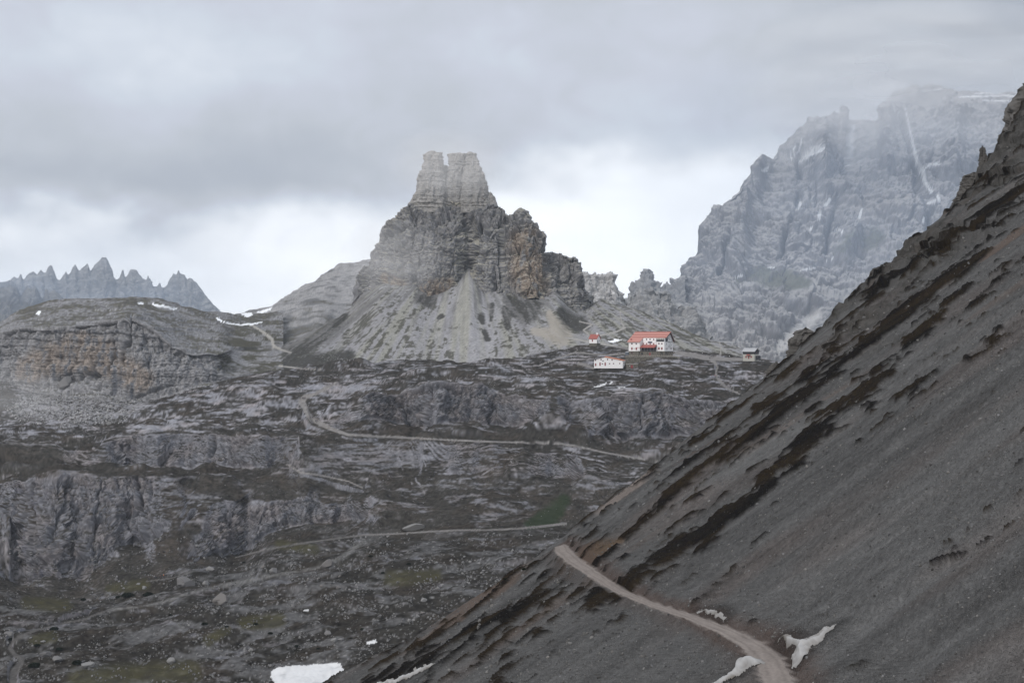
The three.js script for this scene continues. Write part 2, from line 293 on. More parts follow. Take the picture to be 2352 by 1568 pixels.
const OL = { // feature lines of the middle ground, [px, py, distance]
  A: [[-90, 885, 1270], [0, 882, 1270], [100, 907, 1250], [200, 917, 1230], [300, 920, 1225], [400, 906, 1225], [520, 870, 1240], [640, 852, 1275], [760, 840, 1300], [900, 830, 1320], [1100, 830, 1310], [1250, 807, 1290], [1350, 797, 1270], [1450, 795, 1250], [1560, 805, 1240], [1700, 818, 1230], [1800, 830, 1220], [1900, 842, 1200]],
  T: [[-90, 962, 1150], [0, 958, 1150], [150, 966, 1130], [250, 960, 1110], [400, 930, 1120], [520, 902, 1130], [690, 880, 1140], [800, 866, 1150], [1050, 846, 1190], [1250, 843, 1150], [1360, 845, 1130], [1450, 847, 1120], [1560, 838, 1140], [1700, 845, 1145], [1800, 858, 1130], [1900, 870, 1100]],
  B: [[-90, 1010, 1030], [100, 1020, 1010], [181, 1032, 990], [272, 1008, 985], [396, 1004, 985], [529, 1010, 980], [642, 995, 985], [700, 968, 998], [770, 950, 1000], [840, 918, 1000], [900, 902, 1005], [1000, 895, 1010], [1100, 895, 1010], [1200, 899, 1010], [1260, 907, 1010], [1330, 918, 1012], [1365, 917, 1000], [1400, 907, 995], [1480, 907, 990], [1560, 910, 985], [1640, 922, 980], [1720, 932, 970], [1900, 955, 955]],
  C: [[-90, 1030, 1000], [100, 1045, 975], [181, 1074, 965], [264, 1079, 960], [359, 1090, 955], [453, 1095, 950], [547, 1088, 955], [623, 1084, 960], [660, 1040, 972], [700, 992, 982], [760, 984, 982], [830, 976, 980], [900, 986, 982], [985, 993, 985], [1100, 993, 985], [1200, 985, 988], [1280, 966, 992], [1340, 976, 990], [1370, 1000, 978], [1420, 1023, 968], [1480, 1031, 962], [1560, 1021, 962], [1640, 1000, 960], [1720, 992, 950], [1900, 1015, 935]],
  D: [[-90, 1085, 900], [60, 1096, 880], [150, 1093, 870], [300, 1094, 880], [420, 1099, 890], [480, 1106, 900], [560, 1106, 915], [640, 1100, 925], [690, 1030, 940], [780, 1008, 945], [900, 1014, 945], [1000, 1019, 940], [1100, 1023, 935], [1200, 1024, 935], [1310, 1030, 935], [1400, 1046, 925], [1480, 1063, 915], [1600, 1082, 900], [1900, 1115, 875]],
  E: [[-90, 1190, 840], [20, 1180, 832], [60, 1300, 802], [100, 1320, 795], [162, 1331, 790], [211, 1310, 797], [264, 1282, 805], [330, 1272, 808], [393, 1224, 825], [449, 1168, 850], [520, 1142, 872], [600, 1130, 882], [690, 1112, 890], [780, 1106, 892], [900, 1102, 897], [1000, 1097, 902], [1100, 1102, 902], [1200, 1102, 902], [1300, 1097, 905], [1360, 1102, 900], [1480, 1132, 885], [1900, 1185, 838]],
  G: [[-90, 1232, 845], [60, 1345, 838], [162, 1362, 832], [264, 1302, 838], [393, 1242, 858], [461, 1182, 872], [520, 1170, 880], [566, 1167, 884], [642, 1147, 892], [717, 1142, 895], [823, 1134, 897], [900, 1136, 892], [1050, 1132, 895], [1200, 1140, 890], [1350, 1152, 880], [1900, 1235, 800]],
  H: [[-90, 1292, 815], [60, 1376, 805], [162, 1387, 798], [300, 1340, 805], [400, 1300, 815], [479, 1276, 822], [510, 1282, 818], [566, 1268, 828], [619, 1230, 845], [698, 1211, 852], [804, 1201, 856], [900, 1220, 815], [1050, 1213, 800], [1250, 1206, 795], [1400, 1210, 785], [1900, 1335, 690]],
  I: [[-90, 1425, 724], [200, 1422, 718], [500, 1382, 705], [800, 1342, 700], [1100, 1330, 688], [1500, 1360, 640], [1900, 1455, 575]],
  J: [[-90, 1505, 645], [200, 1492, 640], [500, 1472, 622], [800, 1452, 610], [1100, 1450, 600], [1500, 1480, 550], [1900, 1565, 500]],
  K: [[-90, 1610, 572], [1100, 1610, 520], [1900, 1690, 440]],
  M: [[-90, 1900, 455], [1100, 1900, 410], [1900, 2000, 340]],
};
{ const B = curve(OL.B), D = curve(OL.D), G = curve(OL.G);
  const sb = curve([[-90, .3, 0], [150, .25, 0], [200, .14, 0], [640, .14, 0], [690, .3, 0], [770, .3, 0], [870, .09, 0], [1170, .09, 0], [1250, .24, 0], [1330, .24, 0], [1390, .09, 0], [1640, .1, 0], [1720, .25, 0], [1900, .3, 0]]), sd = curve([[-90, .2, 0], [40, .12, 0], [310, .12, 0], [440, .28, 0], [500, .34, 0], [960, .32, 0], [1010, .22, 0], [1300, .22, 0], [1350, .34, 0], [1900, .3, 0]]), sg = curve([[-90, .5, 0], [380, .5, 0], [520, .15, 0], [760, .16, 0], [880, .5, 0], [1900, .6, 0]]);
  const dense = (L, f) => { const q = curve(L), o = []; for (let x = -280; x <= 2160; x += 10) { const [y, z] = q(x); o.push(f(x, y, z)); } return o; };
  const jag = (x, s) => fbm(x / 70, s, 1.3, 4), bow = (x, s) => fbm(x / 120, s, 1.3, 2);
  OL.B = dense(OL.B, (x, y, z) => [x, y + 20 * jag(x, 2), z + 30 * bow(x, 7)]);
  OL.C = dense(OL.C, (x, y) => { const [by, bz] = B(x); const yy = y + 20 * jag(x, 4); return [x, yy, bz + 30 * bow(x, 7) + 14 * bow(x * 1.9, 47) - 8 - Math.max(0, yy - by) * sb(x)[0]]; });
  OL.D = dense(OL.D, (x, y, z) => [x, y + 14 * jag(x, 12), z + 24 * bow(x, 17)]);
  OL.E = dense(OL.E, (x, y) => { const [dy, dz] = D(x); const yy = y + 16 * jag(x, 14); return [x, yy, dz + 24 * bow(x, 17) + 12 * bow(x * 1.9, 57) - 7 - Math.max(0, yy - dy) * sd(x)[0]]; });
  const Ec = curve(OL.E); OL.G = dense(OL.G, (x, y, z) => { const e = Ec(x); return [x, Math.max(y + 5 * jag(x, 22), e[0] + 3), Math.min(z, e[1] - 6) + 12 * jag(x, 27)]; });
  const Gc = curve(OL.G); OL.H = dense(OL.H, (x, y, z) => { const g = Gc(x), s = sg(x)[0], yy = Math.max(y + 5 * jag(x, 32), g[0] + 2); return [x, yy, lerp(g[1] - 2 - (yy - g[0]) * s, Math.min(z, g[1] - 4), sst(0.25, 0.5, s))]; });
}
const CLIFFCRACK = [ // deep gullies and chimneys in the cliff bands
  [[1340, 905, 7], [1330, 950, 10], [1345, 990, 10]], [[988, 898, 3], [985, 990, 4]], [[1480, 905, 4], [1470, 1000, 5]], [[905, 905, 3], [940, 985, 4]], [[1125, 900, 3], [1130, 985, 3]],
  [[160, 1110, 4], [110, 1300, 6]], [[232, 1100, 4], [212, 1290, 5]], [[305, 1100, 7], [330, 1180, 9], [300, 1270, 6]], [[352, 1100, 8], [345, 1160, 7]],
  [[430, 1010, 3], [420, 1090, 4]], [[495, 1012, 3], [475, 1090, 3]], [[655, 1000, 5], [650, 1090, 8]], [[665, 990, 5], [690, 1040, 8]], [[1315, 1030, 6], [1320, 1120, 12]], [[960, 1020, 8], [965, 1120, 10]],
].map((p) => stroke(p, 2.5));
const PALE = [ // bare slabs
  [[300, 986, 12], [400, 984, 9]], [[700, 1075, 22], [790, 1040, 20], [900, 1050, 30], [960, 1040, 14]], [[560, 935, 12], [690, 925, 8]], [[730, 895, 14], [860, 880, 12]], [[360, 1000, 8], [480, 1000, 8]],
  [[440, 920, 16], [600, 905, 10]], [[860, 1085, 10], [870, 1110, 8]], [[1110, 1135, 10], [1100, 1160, 22], [1108, 1178, 32]],
].map((p) => stroke(p, 2));
const TURF = [ // unbroken turf
  [[880, 1000, 12], [1100, 1004, 10], [1300, 1000, 16], [1440, 1045, 14]], [[1000, 1150, 16], [1050, 1190, 20]], [[1300, 1110, 16], [1270, 1170, 30], [1230, 1198, 16]], [[420, 1110, 14], [520, 1120, 22], [560, 1150, 12]],
  [[220, 1082, 10], [330, 1092, 6]], [[10, 1040, 30], [120, 1060, 24]], [[430, 1225, 16], [380, 1270, 22]], [[640, 1110, 20], [760, 1122, 12]],
].map((p) => stroke(p, 2));
const OLIVE = [[[180, 1562, 26], [300, 1548, 22], [440, 1540, 24]], [[75, 1470, 10], [120, 1462, 12]], [[560, 1432, 14], [640, 1425, 16]], [[250, 1352, 10], [330, 1342, 12]], [[520, 1445, 10], [480, 1470, 14]], [[60, 1385, 14], [150, 1390, 14]], [[900, 1330, 18], [1000, 1320, 14]], [[640, 1250, 10], [720, 1262, 12]]].map((p) => stroke(p, 2.2));
const minOf = (list, x, y) => { let b = 1e9; for (const s of list) { const d = s(x, y); if (d < b) b = d; } return b; };
const MIDROWS = [46, 58, 78, 22, 84, 20, 66, 90, 80, 100, 12];
const warpX = (c, s) => c.px + s * N(c.px / (s * 3), c.py / (s * 3), 4.1) + s * 0.4 * N(c.px / s, c.py / s, 2.1), warpY = (c, s) => c.py + s * 0.7 * N(c.px / (s * 3), c.py / (s * 3), 9.4);
const vee = (q) => Math.exp(-Math.pow(q, 1.15) * 1.5);
function midDisp(c) {
  const { x, y, z } = c, cl = sst(0.86, 0.5, c.ny), far = c.k < 3 ? 1 : 0.8;
  let d = 0;
  if (cl > 0.01) d += cl * (rock(x, y, z, 12, 3, 0.2) * 1.15 + rock(x + 70, y, z, 4.5, 2.4, 0.35) * 0.8);
  const seg = Math.floor(c.k), t = c.k - seg;
  if (seg === 2 || seg === 4 || seg === 6) {               // ribs: flush with the wall at the rim, standing out towards the foot
    const s = seg === 4 ? 19 : 13, X = x + 0.5 * s * N(x / s * 0.8, y / s * 0.7, z / s * 0.8 + seg) + (y % 97) * 0.12, r1 = 1 - 2.1 * Math.abs(N(X / s, y / (s * 3.5), 3.3 + seg)), r2 = 1 - 2.1 * Math.abs(N(X / s * 2.6, y / (s * 2), 8.3 + seg));
    d += Math.sin(Math.PI * Math.min(t * 0.62, 0.5) ) * cl * s * (0.40 * r1 + 0.26 * r2 - 0.1) * sst(1.0, 0.9, t);
  }
  const flat = 1 - cl;
  if (flat > 0.01) {
    const n1 = fbm(x / 46, y / 20, z / 46, 3);
    d += flat * (n1 * 5.5 * far + 1.4 * fbm(x / 11 + 5, y / 6, z / 11, 3));
    // flat-lying beds crop out as low steps
    const yy = y + d + 3.5 * fbm(x / 42, 1.7, z / 42, 3) + 0.04 * x, h = 2.1 + 0.9 * N(x / 90, 4, z / 90), f = Math.floor(yy / h), t2 = yy / h - f, m = sst(-0.02, 0.25, fbm(x / 34 + 30, f * 3.7, z / 34, 3)) * (c.k < 2.1 ? 0.9 : c.k < 6.2 ? 0.4 : 0.15);
    d += flat * m * h * (sst(0.35, 0.72, t2) - t2) * 0.9;
    d += flat * 0.35 * bill(x / 3.3, y / 2, z / 3.3, 2);
  }
  const crack = minOf(CLIFFCRACK, warpX(c, 9), warpY(c, 9)); if (crack < 2.4) d -= 6 * vee(crack) * (0.04 + 0.96 * cl);
  if (c.k > 6.6) { d += sst(7.0, 7.8, c.k) * (8 * fbm((x + z * 0.35) / 70, 2, z / 34, 3) + 1.6 * fbm(x / 17, 4, z / 11, 2) + 1.2 * bill(x / 6, y / 6, z / 6, 3)); }
  const tr = onTrail(c.px, c.py); if (tr < 2.2) d *= lerp(0.35, 1, sst(1.2, 2.2, tr));
  return d;
}
// knolls and hollows: the terraces roll and tilt instead of lying level; the hut plateau stays as it is
const midLift = (c) => {
  const keep = sst(1300, 1200, c.px) + sst(1.75, 2.3, c.k), a = Math.min(1, keep) * sst(0.02, 0.5, c.k) * sst(7.6, 6.4, c.k), tr = onTrail(c.px, c.py);
  return a > 0 ? a * (14 * fbm(c.x / 85 + 2.7, 0.4, c.z / 70, 2) + 5 * fbm(c.x / 26, 7.7, c.z / 30, 2)) * lerp(0.6, 1, sst(1, 2.2, tr)) : 0;
};
function midColor(c) {
  const { x, y, z, px, py } = c;
  const n1 = fbm(x / 33, y / 14, z / 33, 3), n2 = fbm(x / 5, y / 2.2, z / 5, 3), n3 = N(x / 1.6, y / 1.1, z / 1.6);
  const valley = sst(6.7, 7.6, c.k);
  // turf: dark olive, browner in patches
  const br = sst(-0.1, 0.25, fbm(x / 26 + 50, 3, z / 26, 3));
  { const up = lerp(1.05, 0.8, valley); setC(c, lerp(0.041, 0.048, br) * up, lerp(0.0375, 0.041, br) * up, lerp(0.0325, 0.034, br) * up); }
  const gl = 0.92 + 0.8 * n2 + 0.5 * n3 + 0.45 * n1; c.r *= gl; c.g *= gl; c.b *= gl;
  let rk = sst(0.80, 0.56, c.ny + 0.22 * n1 - 0.1 * n2) ;
  let paleT = 0; const pale = minOf(PALE, px, py), turf = minOf(TURF, px, py);
  if (pale < 1.6) paleT = sst(1.5, 0.3, pale + 1.2 * n2 + 0.9 * n1);
  // stony streaks along the beds on the terraces
  const beds = 0.85 * fbm(x / 12, y / 1.3, z / 12, 4) + 0.35 * n1 + 0.1 * n3 + 0.5 * fbm(x / 48 + 8, y / 9, z / 40, 3);
  const bedAmt = c.k < 2 ? 0.05 : c.k < 6.6 ? 0.14 : 0.22;
  rk = Math.max(rk, sst(bedAmt - 0.06, bedAmt + 0.26, beds + 0.25 * n2 + 0.24 * paleT) * (c.k < 2 ? 0.85 : 0.65));
  if (turf < 1.5) rk *= sst(0.5, 1.4, turf + 0.5 * n2) * 0.8 + 0.2 * sst(0.5, 0.3, c.ny);
  { const gp = sst(0.0, 0.24, fbm(x / 26 + 3, 6, z / 15, 4) + 0.4 * n2) * valley; const q = 0.098 * (1 + 0.5 * n3 + 0.5 * n2); mixC(c, q, q * 0.98, q * 0.975, gp * 0.8); }
  // rubble
  const st = N(x / 0.9, y / 0.9, z / 0.9) + 0.5 * N(x / 2.1 + 7, y / 2.1, z / 2.1) + 0.5 * n1;
  const stones = sst(0.50, 0.72, st);
  const warm = sst(-0.15, 0.3, fbm(x / 20 + 9, y / 9, z / 20, 2));
  let t = lerp(0.205, 0.145, valley) * (1 + 0.5 * n2 + 0.36 * n3) * (1 - 0.42 * c.w), tr = t * lerp(0.98, 1.06, warm), tg = t * lerp(0.98, 0.985, warm), tb = t * lerp(1.06, 1.0, warm);
  const stain = 0.75 * sst(0.08, 0.42, fbm(x / 8, y / 17, z / 8, 4)) * sst(0.7, 0.3, c.by);   // dark water stains on walls
  t = 1 - 0.5 * stain; tr *= t; tg *= t; tb *= lerp(1, 0.62, stain);
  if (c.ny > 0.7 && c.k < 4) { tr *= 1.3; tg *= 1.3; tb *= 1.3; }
  mixC(c, tr, tg, tb, rk);
  mixC(c, 0.19 * (1 + 0.4 * n3), 0.185 * (1 + 0.4 * n3), 0.182 * (1 + 0.4 * n3), stones * (0.3 + 0.45 * valley) * (turf < 1 ? 0.4 : 1));
  // block field under the left wall
  const bf = sst(1.25, 0.5, lineDist([[60, 930, 30], [160, 945, 40], [240, 935, 34], [330, 925, 16]], px, py) + 0.5 * n1);
  if (bf > 0) { const q = 0.23 * (1 + 0.6 * n3 + 0.5 * n2); mixC(c, q, q * 0.98, q, 0.85 * bf * sst(-0.35, 0.25, n2 + n3 * 0.7)); }
  // pale stony runnel in the valley
  const run = lineDist([[250, 1400, 4], [293, 1396, 3.5], [342, 1390, 4], [371, 1384, 5], [410, 1369, 5], [470, 1352, 5], [560, 1335, 4], [640, 1318, 4], [700, 1310, 3], [760, 1296, 6], [800, 1270, 6], [835, 1240, 5]], px, py);
  if (run < 2) { const q = 0.17 * (1 + 0.6 * n3); mixC(c, q, q * 0.97, q * 0.93, 0.6 * sst(1.3, 0.3, run + 1.8 * n2 + 1.1 * n1)); }
  const ol = minOf(OLIVE, px, py); if (ol < 1.8) mixC(c, 0.05 * (1 + 0.5 * n2), 0.046 * (1 + 0.5 * n2), 0.026, 0.85 * sst(1.5, 0.6, ol + 0.8 * n2 + 0.4 * n1));
  const gr = lineDist([[1295, 1150, 14], [1265, 1185, 22], [1215, 1204, 10]], px, py); if (gr < 1.6) mixC(c, 0.022, 0.036, 0.017, 0.7 * sst(1.5, 0.6, gr + 0.6 * n2));
  const tl = onTrail(px, py);
  if (tl < 1.8) { const q = (1 + 0.3 * n3 + 0.3 * n2) * lerp(0.25, 0.11, valley); mixC(c, q, q * 0.94, q * 0.89, sst(1.7, 0.9, tl + 0.3 * n2)); }
  c.r *= 0.82; c.g *= 0.82; c.b *= 0.83;
  const s = snowAt(px, py); if (s) { const q = 0.6 * (1 + 0.14 * n2 + 0.1 * n1) - 0.12 * sst(0.1, 0.4, fbm(x / 7, 2, z / 9, 3)); setC(c, q, q, q * 1.01); }
}
const cutMid = (c) => { const s = snowAt(c.px, c.py); if (s) return s; return onTrail(c.px, c.py) < 1.0 ? 'path' : ''; };
const PIECES = [];
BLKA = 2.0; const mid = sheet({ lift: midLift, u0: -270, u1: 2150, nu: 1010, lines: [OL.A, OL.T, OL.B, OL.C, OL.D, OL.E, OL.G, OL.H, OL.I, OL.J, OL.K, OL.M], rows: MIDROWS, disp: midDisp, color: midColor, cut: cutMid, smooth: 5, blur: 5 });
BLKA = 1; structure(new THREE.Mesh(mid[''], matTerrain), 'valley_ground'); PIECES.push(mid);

// ------------------------------------------------------------------ the tower mountain: foot slopes, wall, towers
const FOOT = [[806, 712, 1545], [828, 684, 1520], [849, 660, 1500], [876, 648, 1485], [917, 662, 1468], [952, 659, 1462], [965, 672, 1458], [999, 679, 1452], [1030, 665, 1456], [1050, 655, 1460], [1062, 640, 1472], [1070, 624, 1484], [1077, 616, 1490], [1084, 626, 1482], [1091, 648, 1466], [1102, 664, 1458], [1116, 676, 1452], [1150, 675, 1450], [1174, 679, 1446], [1210, 684, 1444], [1252, 686, 1446], [1280, 676, 1456], [1295, 696, 1458], [1307, 710, 1458], [1341, 717, 1466], [1360, 706, 1482], [1385, 690, 1500]];
const shift = (k, dy, dz) => k.map(([a, b, z]) => [a, b + dy, z + dz]);
const CREST = [[803, 716, 1560], [808, 690, 1556], [811, 661, 1552], [822, 624, 1545], [836, 612, 1540], [849, 606, 1535], [851, 576, 1535], [861, 562, 1534], [870, 548, 1532], [873, 522, 1532], [893, 507, 1528], [911, 488, 1524], [928, 474, 1522], [943, 462, 1522], [975, 449, 1530], [1020, 446, 1532], [1060, 455, 1528], [1100, 468, 1522], [1136, 463, 1520], [1158, 476, 1512], [1163, 490, 1508], [1198, 492, 1500], [1221, 514, 1496], [1252, 534, 1490], [1255, 566, 1490], [1275, 575, 1500], [1293, 581, 1496], [1321, 586, 1490], [1338, 606, 1490], [1343, 634, 1492], [1355, 664, 1496], [1372, 691, 1504], [1390, 706, 1512]];
const wallDisp = [ // [px, py, half width] lines that stand out (+) or are cut in (-), in metres
  [12, [[1200, 500, 42], [1205, 600, 48], [1215, 684, 40]]], [-16, [[1108, 500, 3], [1095, 530, 6], [1088, 565, 6], [1080, 612, 8]]], [-10, [[1146, 530, 3], [1147, 570, 4], [1138, 640, 7], [1136, 672, 8]]],
  [-14, [[1258, 560, 5], [1257, 620, 6], [1264, 682, 7]]], [-5, [[1187, 500, 2], [1188, 590, 2.2], [1186, 680, 2]]], [-5, [[1218, 512, 2], [1221, 590, 2.4], [1218, 684, 2]]], [-4, [[1236, 530, 2], [1238, 680, 2]]], [-4, [[1166, 510, 2], [1168, 672, 2]]],
  [7, [[900, 530, 26], [890, 600, 24], [880, 640, 22]]], [-9, [[950, 530, 5], [938, 575, 8], [950, 613, 7], [948, 655, 6]]], [8, [[1000, 590, 34], [1005, 650, 30]]], [-7, [[1052, 600, 6], [1060, 560, 5], [1070, 500, 5]]],
  [-8, [[980, 470, 14], [1010, 500, 14], [1040, 480, 16]]], [5, [[1020, 540, 18], [1030, 580, 16]]], [9, [[1320, 610, 16], [1328, 680, 16]]], [-7, [[1288, 600, 8], [1290, 670, 6]]], [6, [[1090, 640, 6], [1100, 668, 8]]], [-6, [[862, 640, 4], [830, 660, 5]]],
].map(([a, p]) => [a, stroke(p, 2.3)]);
const CAVES = [[1168.5, 669, 2.4], [1193.5, 677.5, 2.6], [1207.5, 680, 3.4], [1221, 680, 3.4], [1235, 679.5, 3.2]];
function torreDisp(c) {
  const { x, y, z } = c; let d = rock(x, y, z, 32, 3.2, 0.13) * 1.5 + rock(x + 40, y, z, 9, 3, 0.3) * 0.5 + rock(x + 80, y, z, 3.5, 2, 0.4) * 0.45;
  const wx = warpX(c, 10), wy = warpY(c, 10); for (const [a, s] of wallDisp) { const q = s(wx, wy); if (q < 2.3) d += a * (a < 0 ? vee(q) : Math.exp(-q * q * 1.3)); }
  for (const [x, y, r] of CAVES) { const q = Math.hypot(c.px - x, (c.py - y) * 0.8) / r; if (q < 1.5) d -= 8 * sst(1.3, 0.7, q); }
  return d * (c.k > 1.98 ? 0.6 : 1) * lerp(0.45, 1, sst(0.95, 1.25, c.k));
}
function torreColor(c) {
  const { x, y, z, px, py } = c, n1 = fbm(x / 30, y / 18, z / 30, 3), n2 = fbm(x / 5, y / 3, z / 5, 3), n3 = N(x / 1.7, y / 0.9, z / 1.7);
  let t = 0.215 * (1 + 0.5 * n2 + 0.3 * n3 + 0.25 * n1) * (1 - 0.42 * c.w); setC(c, t, t * 0.985, t * 1.015);
  const tan = Math.max(sst(1.25, 0.45, lineDist([[1205, 560, 40], [1215, 640, 46], [1222, 682, 36]], px, py) + 0.6 * n1), sst(1.3, 0.5, lineDist([[980, 668, 18], [1030, 655, 22]], px, py) + 0.6 * n1), sst(1.2, 0.5, lineDist([[885, 640, 14], [920, 652, 14]], px, py) + 0.5 * n1));
  const st = fbm(x / 6, y / 34, z / 6, 3);
  { const q = 0.26 * (1 + 0.5 * n2 + 0.3 * n3) * (1 - 0.42 * c.w); mixC(c, q, q * 0.80, q * 0.64, tan * sst(0.4, -0.05, st) * 0.9); }
  mixC(c, 0.105, 0.11, 0.12, 0.55 * sst(0.1, 0.4, st) * sst(0.5, 0.2, c.ny));
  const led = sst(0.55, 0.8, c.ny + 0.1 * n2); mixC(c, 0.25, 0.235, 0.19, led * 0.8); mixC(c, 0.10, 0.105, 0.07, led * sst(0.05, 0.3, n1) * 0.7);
  const apron = sst(1.3, 0.5, lineDist([[960, 464, 9], [1010, 453, 12], [1050, 462, 12], [1085, 472, 7]], px, py) + 0.5 * n2); mixC(c, 0.31, 0.285, 0.235, apron);
}
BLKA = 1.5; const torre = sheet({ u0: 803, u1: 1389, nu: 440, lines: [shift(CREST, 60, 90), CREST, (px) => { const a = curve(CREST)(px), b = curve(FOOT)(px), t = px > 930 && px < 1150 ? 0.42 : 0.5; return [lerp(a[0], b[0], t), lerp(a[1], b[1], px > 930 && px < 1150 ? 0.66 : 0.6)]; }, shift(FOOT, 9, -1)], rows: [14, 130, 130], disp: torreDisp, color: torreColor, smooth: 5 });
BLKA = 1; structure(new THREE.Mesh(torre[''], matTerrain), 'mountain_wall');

const GULLY = [[1080, 620, 10], [1074, 690, 16], [1070, 760, 14], [1068, 815, 9]];
const BASE = shift(OL.A.filter((k) => k[0] > 400 && k[0] < 1850), 12, -16);
const TOPF = [[505, 868, 1330], [560, 842, 1345], [600, 822, 1360], [640, 801, 1385], [700, 769, 1430], [760, 738, 1490], [800, 716, 1545]];
const RIDGE = [[1400, 696, 1500], [1440, 703, 1470], [1483, 718, 1435], [1554, 746, 1385], [1584, 762, 1365], [1639, 781, 1335], [1694, 795, 1300], [1751, 820, 1262], [1800, 838, 1240]];
const TOPLINE = [...TOPF, ...shift(FOOT, -6, 9).map((k) => [k[0] + 1, k[1], k[2]]), ...RIDGE];
const DARKTURF = [ [[1170, 690, 12], [1185, 706, 22], [1210, 715, 24], [1228, 700, 14]], [[960, 684, 8], [985, 690, 14], [996, 686, 6]], [[1290, 716, 10], [1310, 735, 16], [1335, 745, 16]], [[1008, 730, 4], [1015, 725, 5]], [[1160, 712, 7], [1166, 750, 7]], [[1105, 728, 8], [1108, 740, 5]], [[1112, 760, 5], [1120, 778, 6]], [[660, 812, 20], [700, 800, 16], [740, 770, 12], [790, 726, 8]], [[600, 850, 20], [700, 835, 20], [800, 820, 14]], [[1130, 700, 5], [1128, 735, 3]] ].map((p) => stroke(p, 2.5));
function talusDisp(c) {
  const { x, y, z, px, py } = c, u = (px - 1076) / (py - 505) * 230;
  const right = sst(1330, 1400, px);
  let d = 1.1 * fbm(u / 22, c.k * 2.2, 3, 3) * (1 - right) + 0.8 * fbm(x / 9, y / 9, z / 9, 3) + (px < 800 ? 2.5 * bill(x / 22, y / 14, z / 22, 3) : 0);
  d += right * (2.2 * fbm(x / 24, y / 12, z / 24, 3));
  const tr = onTrail(px, py); if (tr < 2) d *= 0.5;
  return d;
}
function talusColor(c) {
  const { x, y, z, px, py } = c, u = (px - 1076) / (py - 505) * 230, n1 = fbm(x / 26, y / 16, z / 26, 3), n2 = fbm(x / 5, y / 5, z / 5, 3), n3 = N(x / 1.5, y / 1.5, z / 1.5), str = fbm(u / 9, c.k * 7, 4.4, 4);
  let t = 0.215 * (1 + 0.3 * n3 + 0.3 * n2 + 0.35 * str); setC(c, t, t * 0.98, t * 0.975);
  const warm = sst(-0.1, 0.3, fbm(u / 20 + 8, c.k, 1, 2)); c.b *= lerp(1.04, 0.9, warm);
  const right = sst(1290, 1370, px + 40 * n1), left = sst(830, 700, px + 40 * n1), low = sst(0.55, 1.0, c.k + 0.25 * n1 + 0.15 * str);
  // turf takes the lower slopes and the ridge
  const turfy = Math.max(right * 0.95, left * 0.8, low * 0.9 * sst(0, 0.25, Math.abs(px - 1075) / 300 + 0.2 * n1));
  const patch = str * 0.9 + n2 * 0.9 + n1 * 0.4;
  const g = sst(lerp(0.62, -0.08, turfy), lerp(0.75, 0.18, turfy), patch);
  mixC(c, 0.052 * (1 + 0.5 * n3), 0.05 * (1 + 0.5 * n3), 0.039 * (1 + 0.5 * n3), g * 0.9);
  const dt = minOf(DARKTURF, px, py); if (dt < 2) mixC(c, 0.036, 0.0345, 0.031, 0.92 * sst(1.5, 0.75, dt + 0.9 * n2 + 0.3 * n1));
  const run = lineDist(GULLY, px, py); if (run < 1) mixC(c, 0.25, 0.238, 0.215, 0.12 * sst(1, 0.2, run + 0.9 * n2 + 0.6 * str));
  { const rb = sst(0.10, 0.32, fbm(u / 15 + 4, c.k * 2.6, 9.3, 4) + 0.25 * n2 + 0.15 * sst(1.6, 1.0, c.k)) * sst(1.85, 1.35, c.k) * (1 - right), q = 0.12 * (1 + 0.6 * n2 + 0.4 * n3); mixC(c, q, q * 0.97, q * 0.96, rb * 0.75); }
  const rk = sst(0.62, 0.45, c.ny) * (px < 820 || px > 1300 ? 1 : 0.4); mixC(c, 0.19 * (1 + n2), 0.185 * (1 + n2), 0.185 * (1 + n2), rk);
  const st = sst(0.45, 0.7, N(x / 1.3, y / 1.3, z / 1.3) + 0.4 * n1); mixC(c, 0.27, 0.262, 0.255, st * 0.5);
  const pk = lineDist([[1262, 720, 8], [1275, 745, 14], [1290, 772, 22], [1225, 760, 8]], px, py); if (pk < 1.5 && px > 1200) mixC(c, 0.25, 0.228, 0.198, 0.8 * sst(1.4, 0.6, pk + 0.8 * n2));
  const tl = onTrail(px, py); if (tl < 1.8) { const q = (1 + 0.2 * n3) * 0.30; mixC(c, q, q * 0.95, q * 0.89, sst(1.6, 0.9, tl + 0.3 * n2)); }
  if (snowAt(px, py)) setC(c, 0.8, 0.81, 0.83);
}
const talus = sheet({ u0: 506, u1: 1784, nu: 560, lines: [shift(TOPLINE, 30, 60), TOPLINE, BASE], rows: [6, 150], ease: [0, -0.035], disp: talusDisp, color: talusColor, cut: cutMid, smooth: 4, blurU: 4 });
structure(new THREE.Mesh(talus[''], matTerrain), 'scree_slope'); PIECES.push(talus);

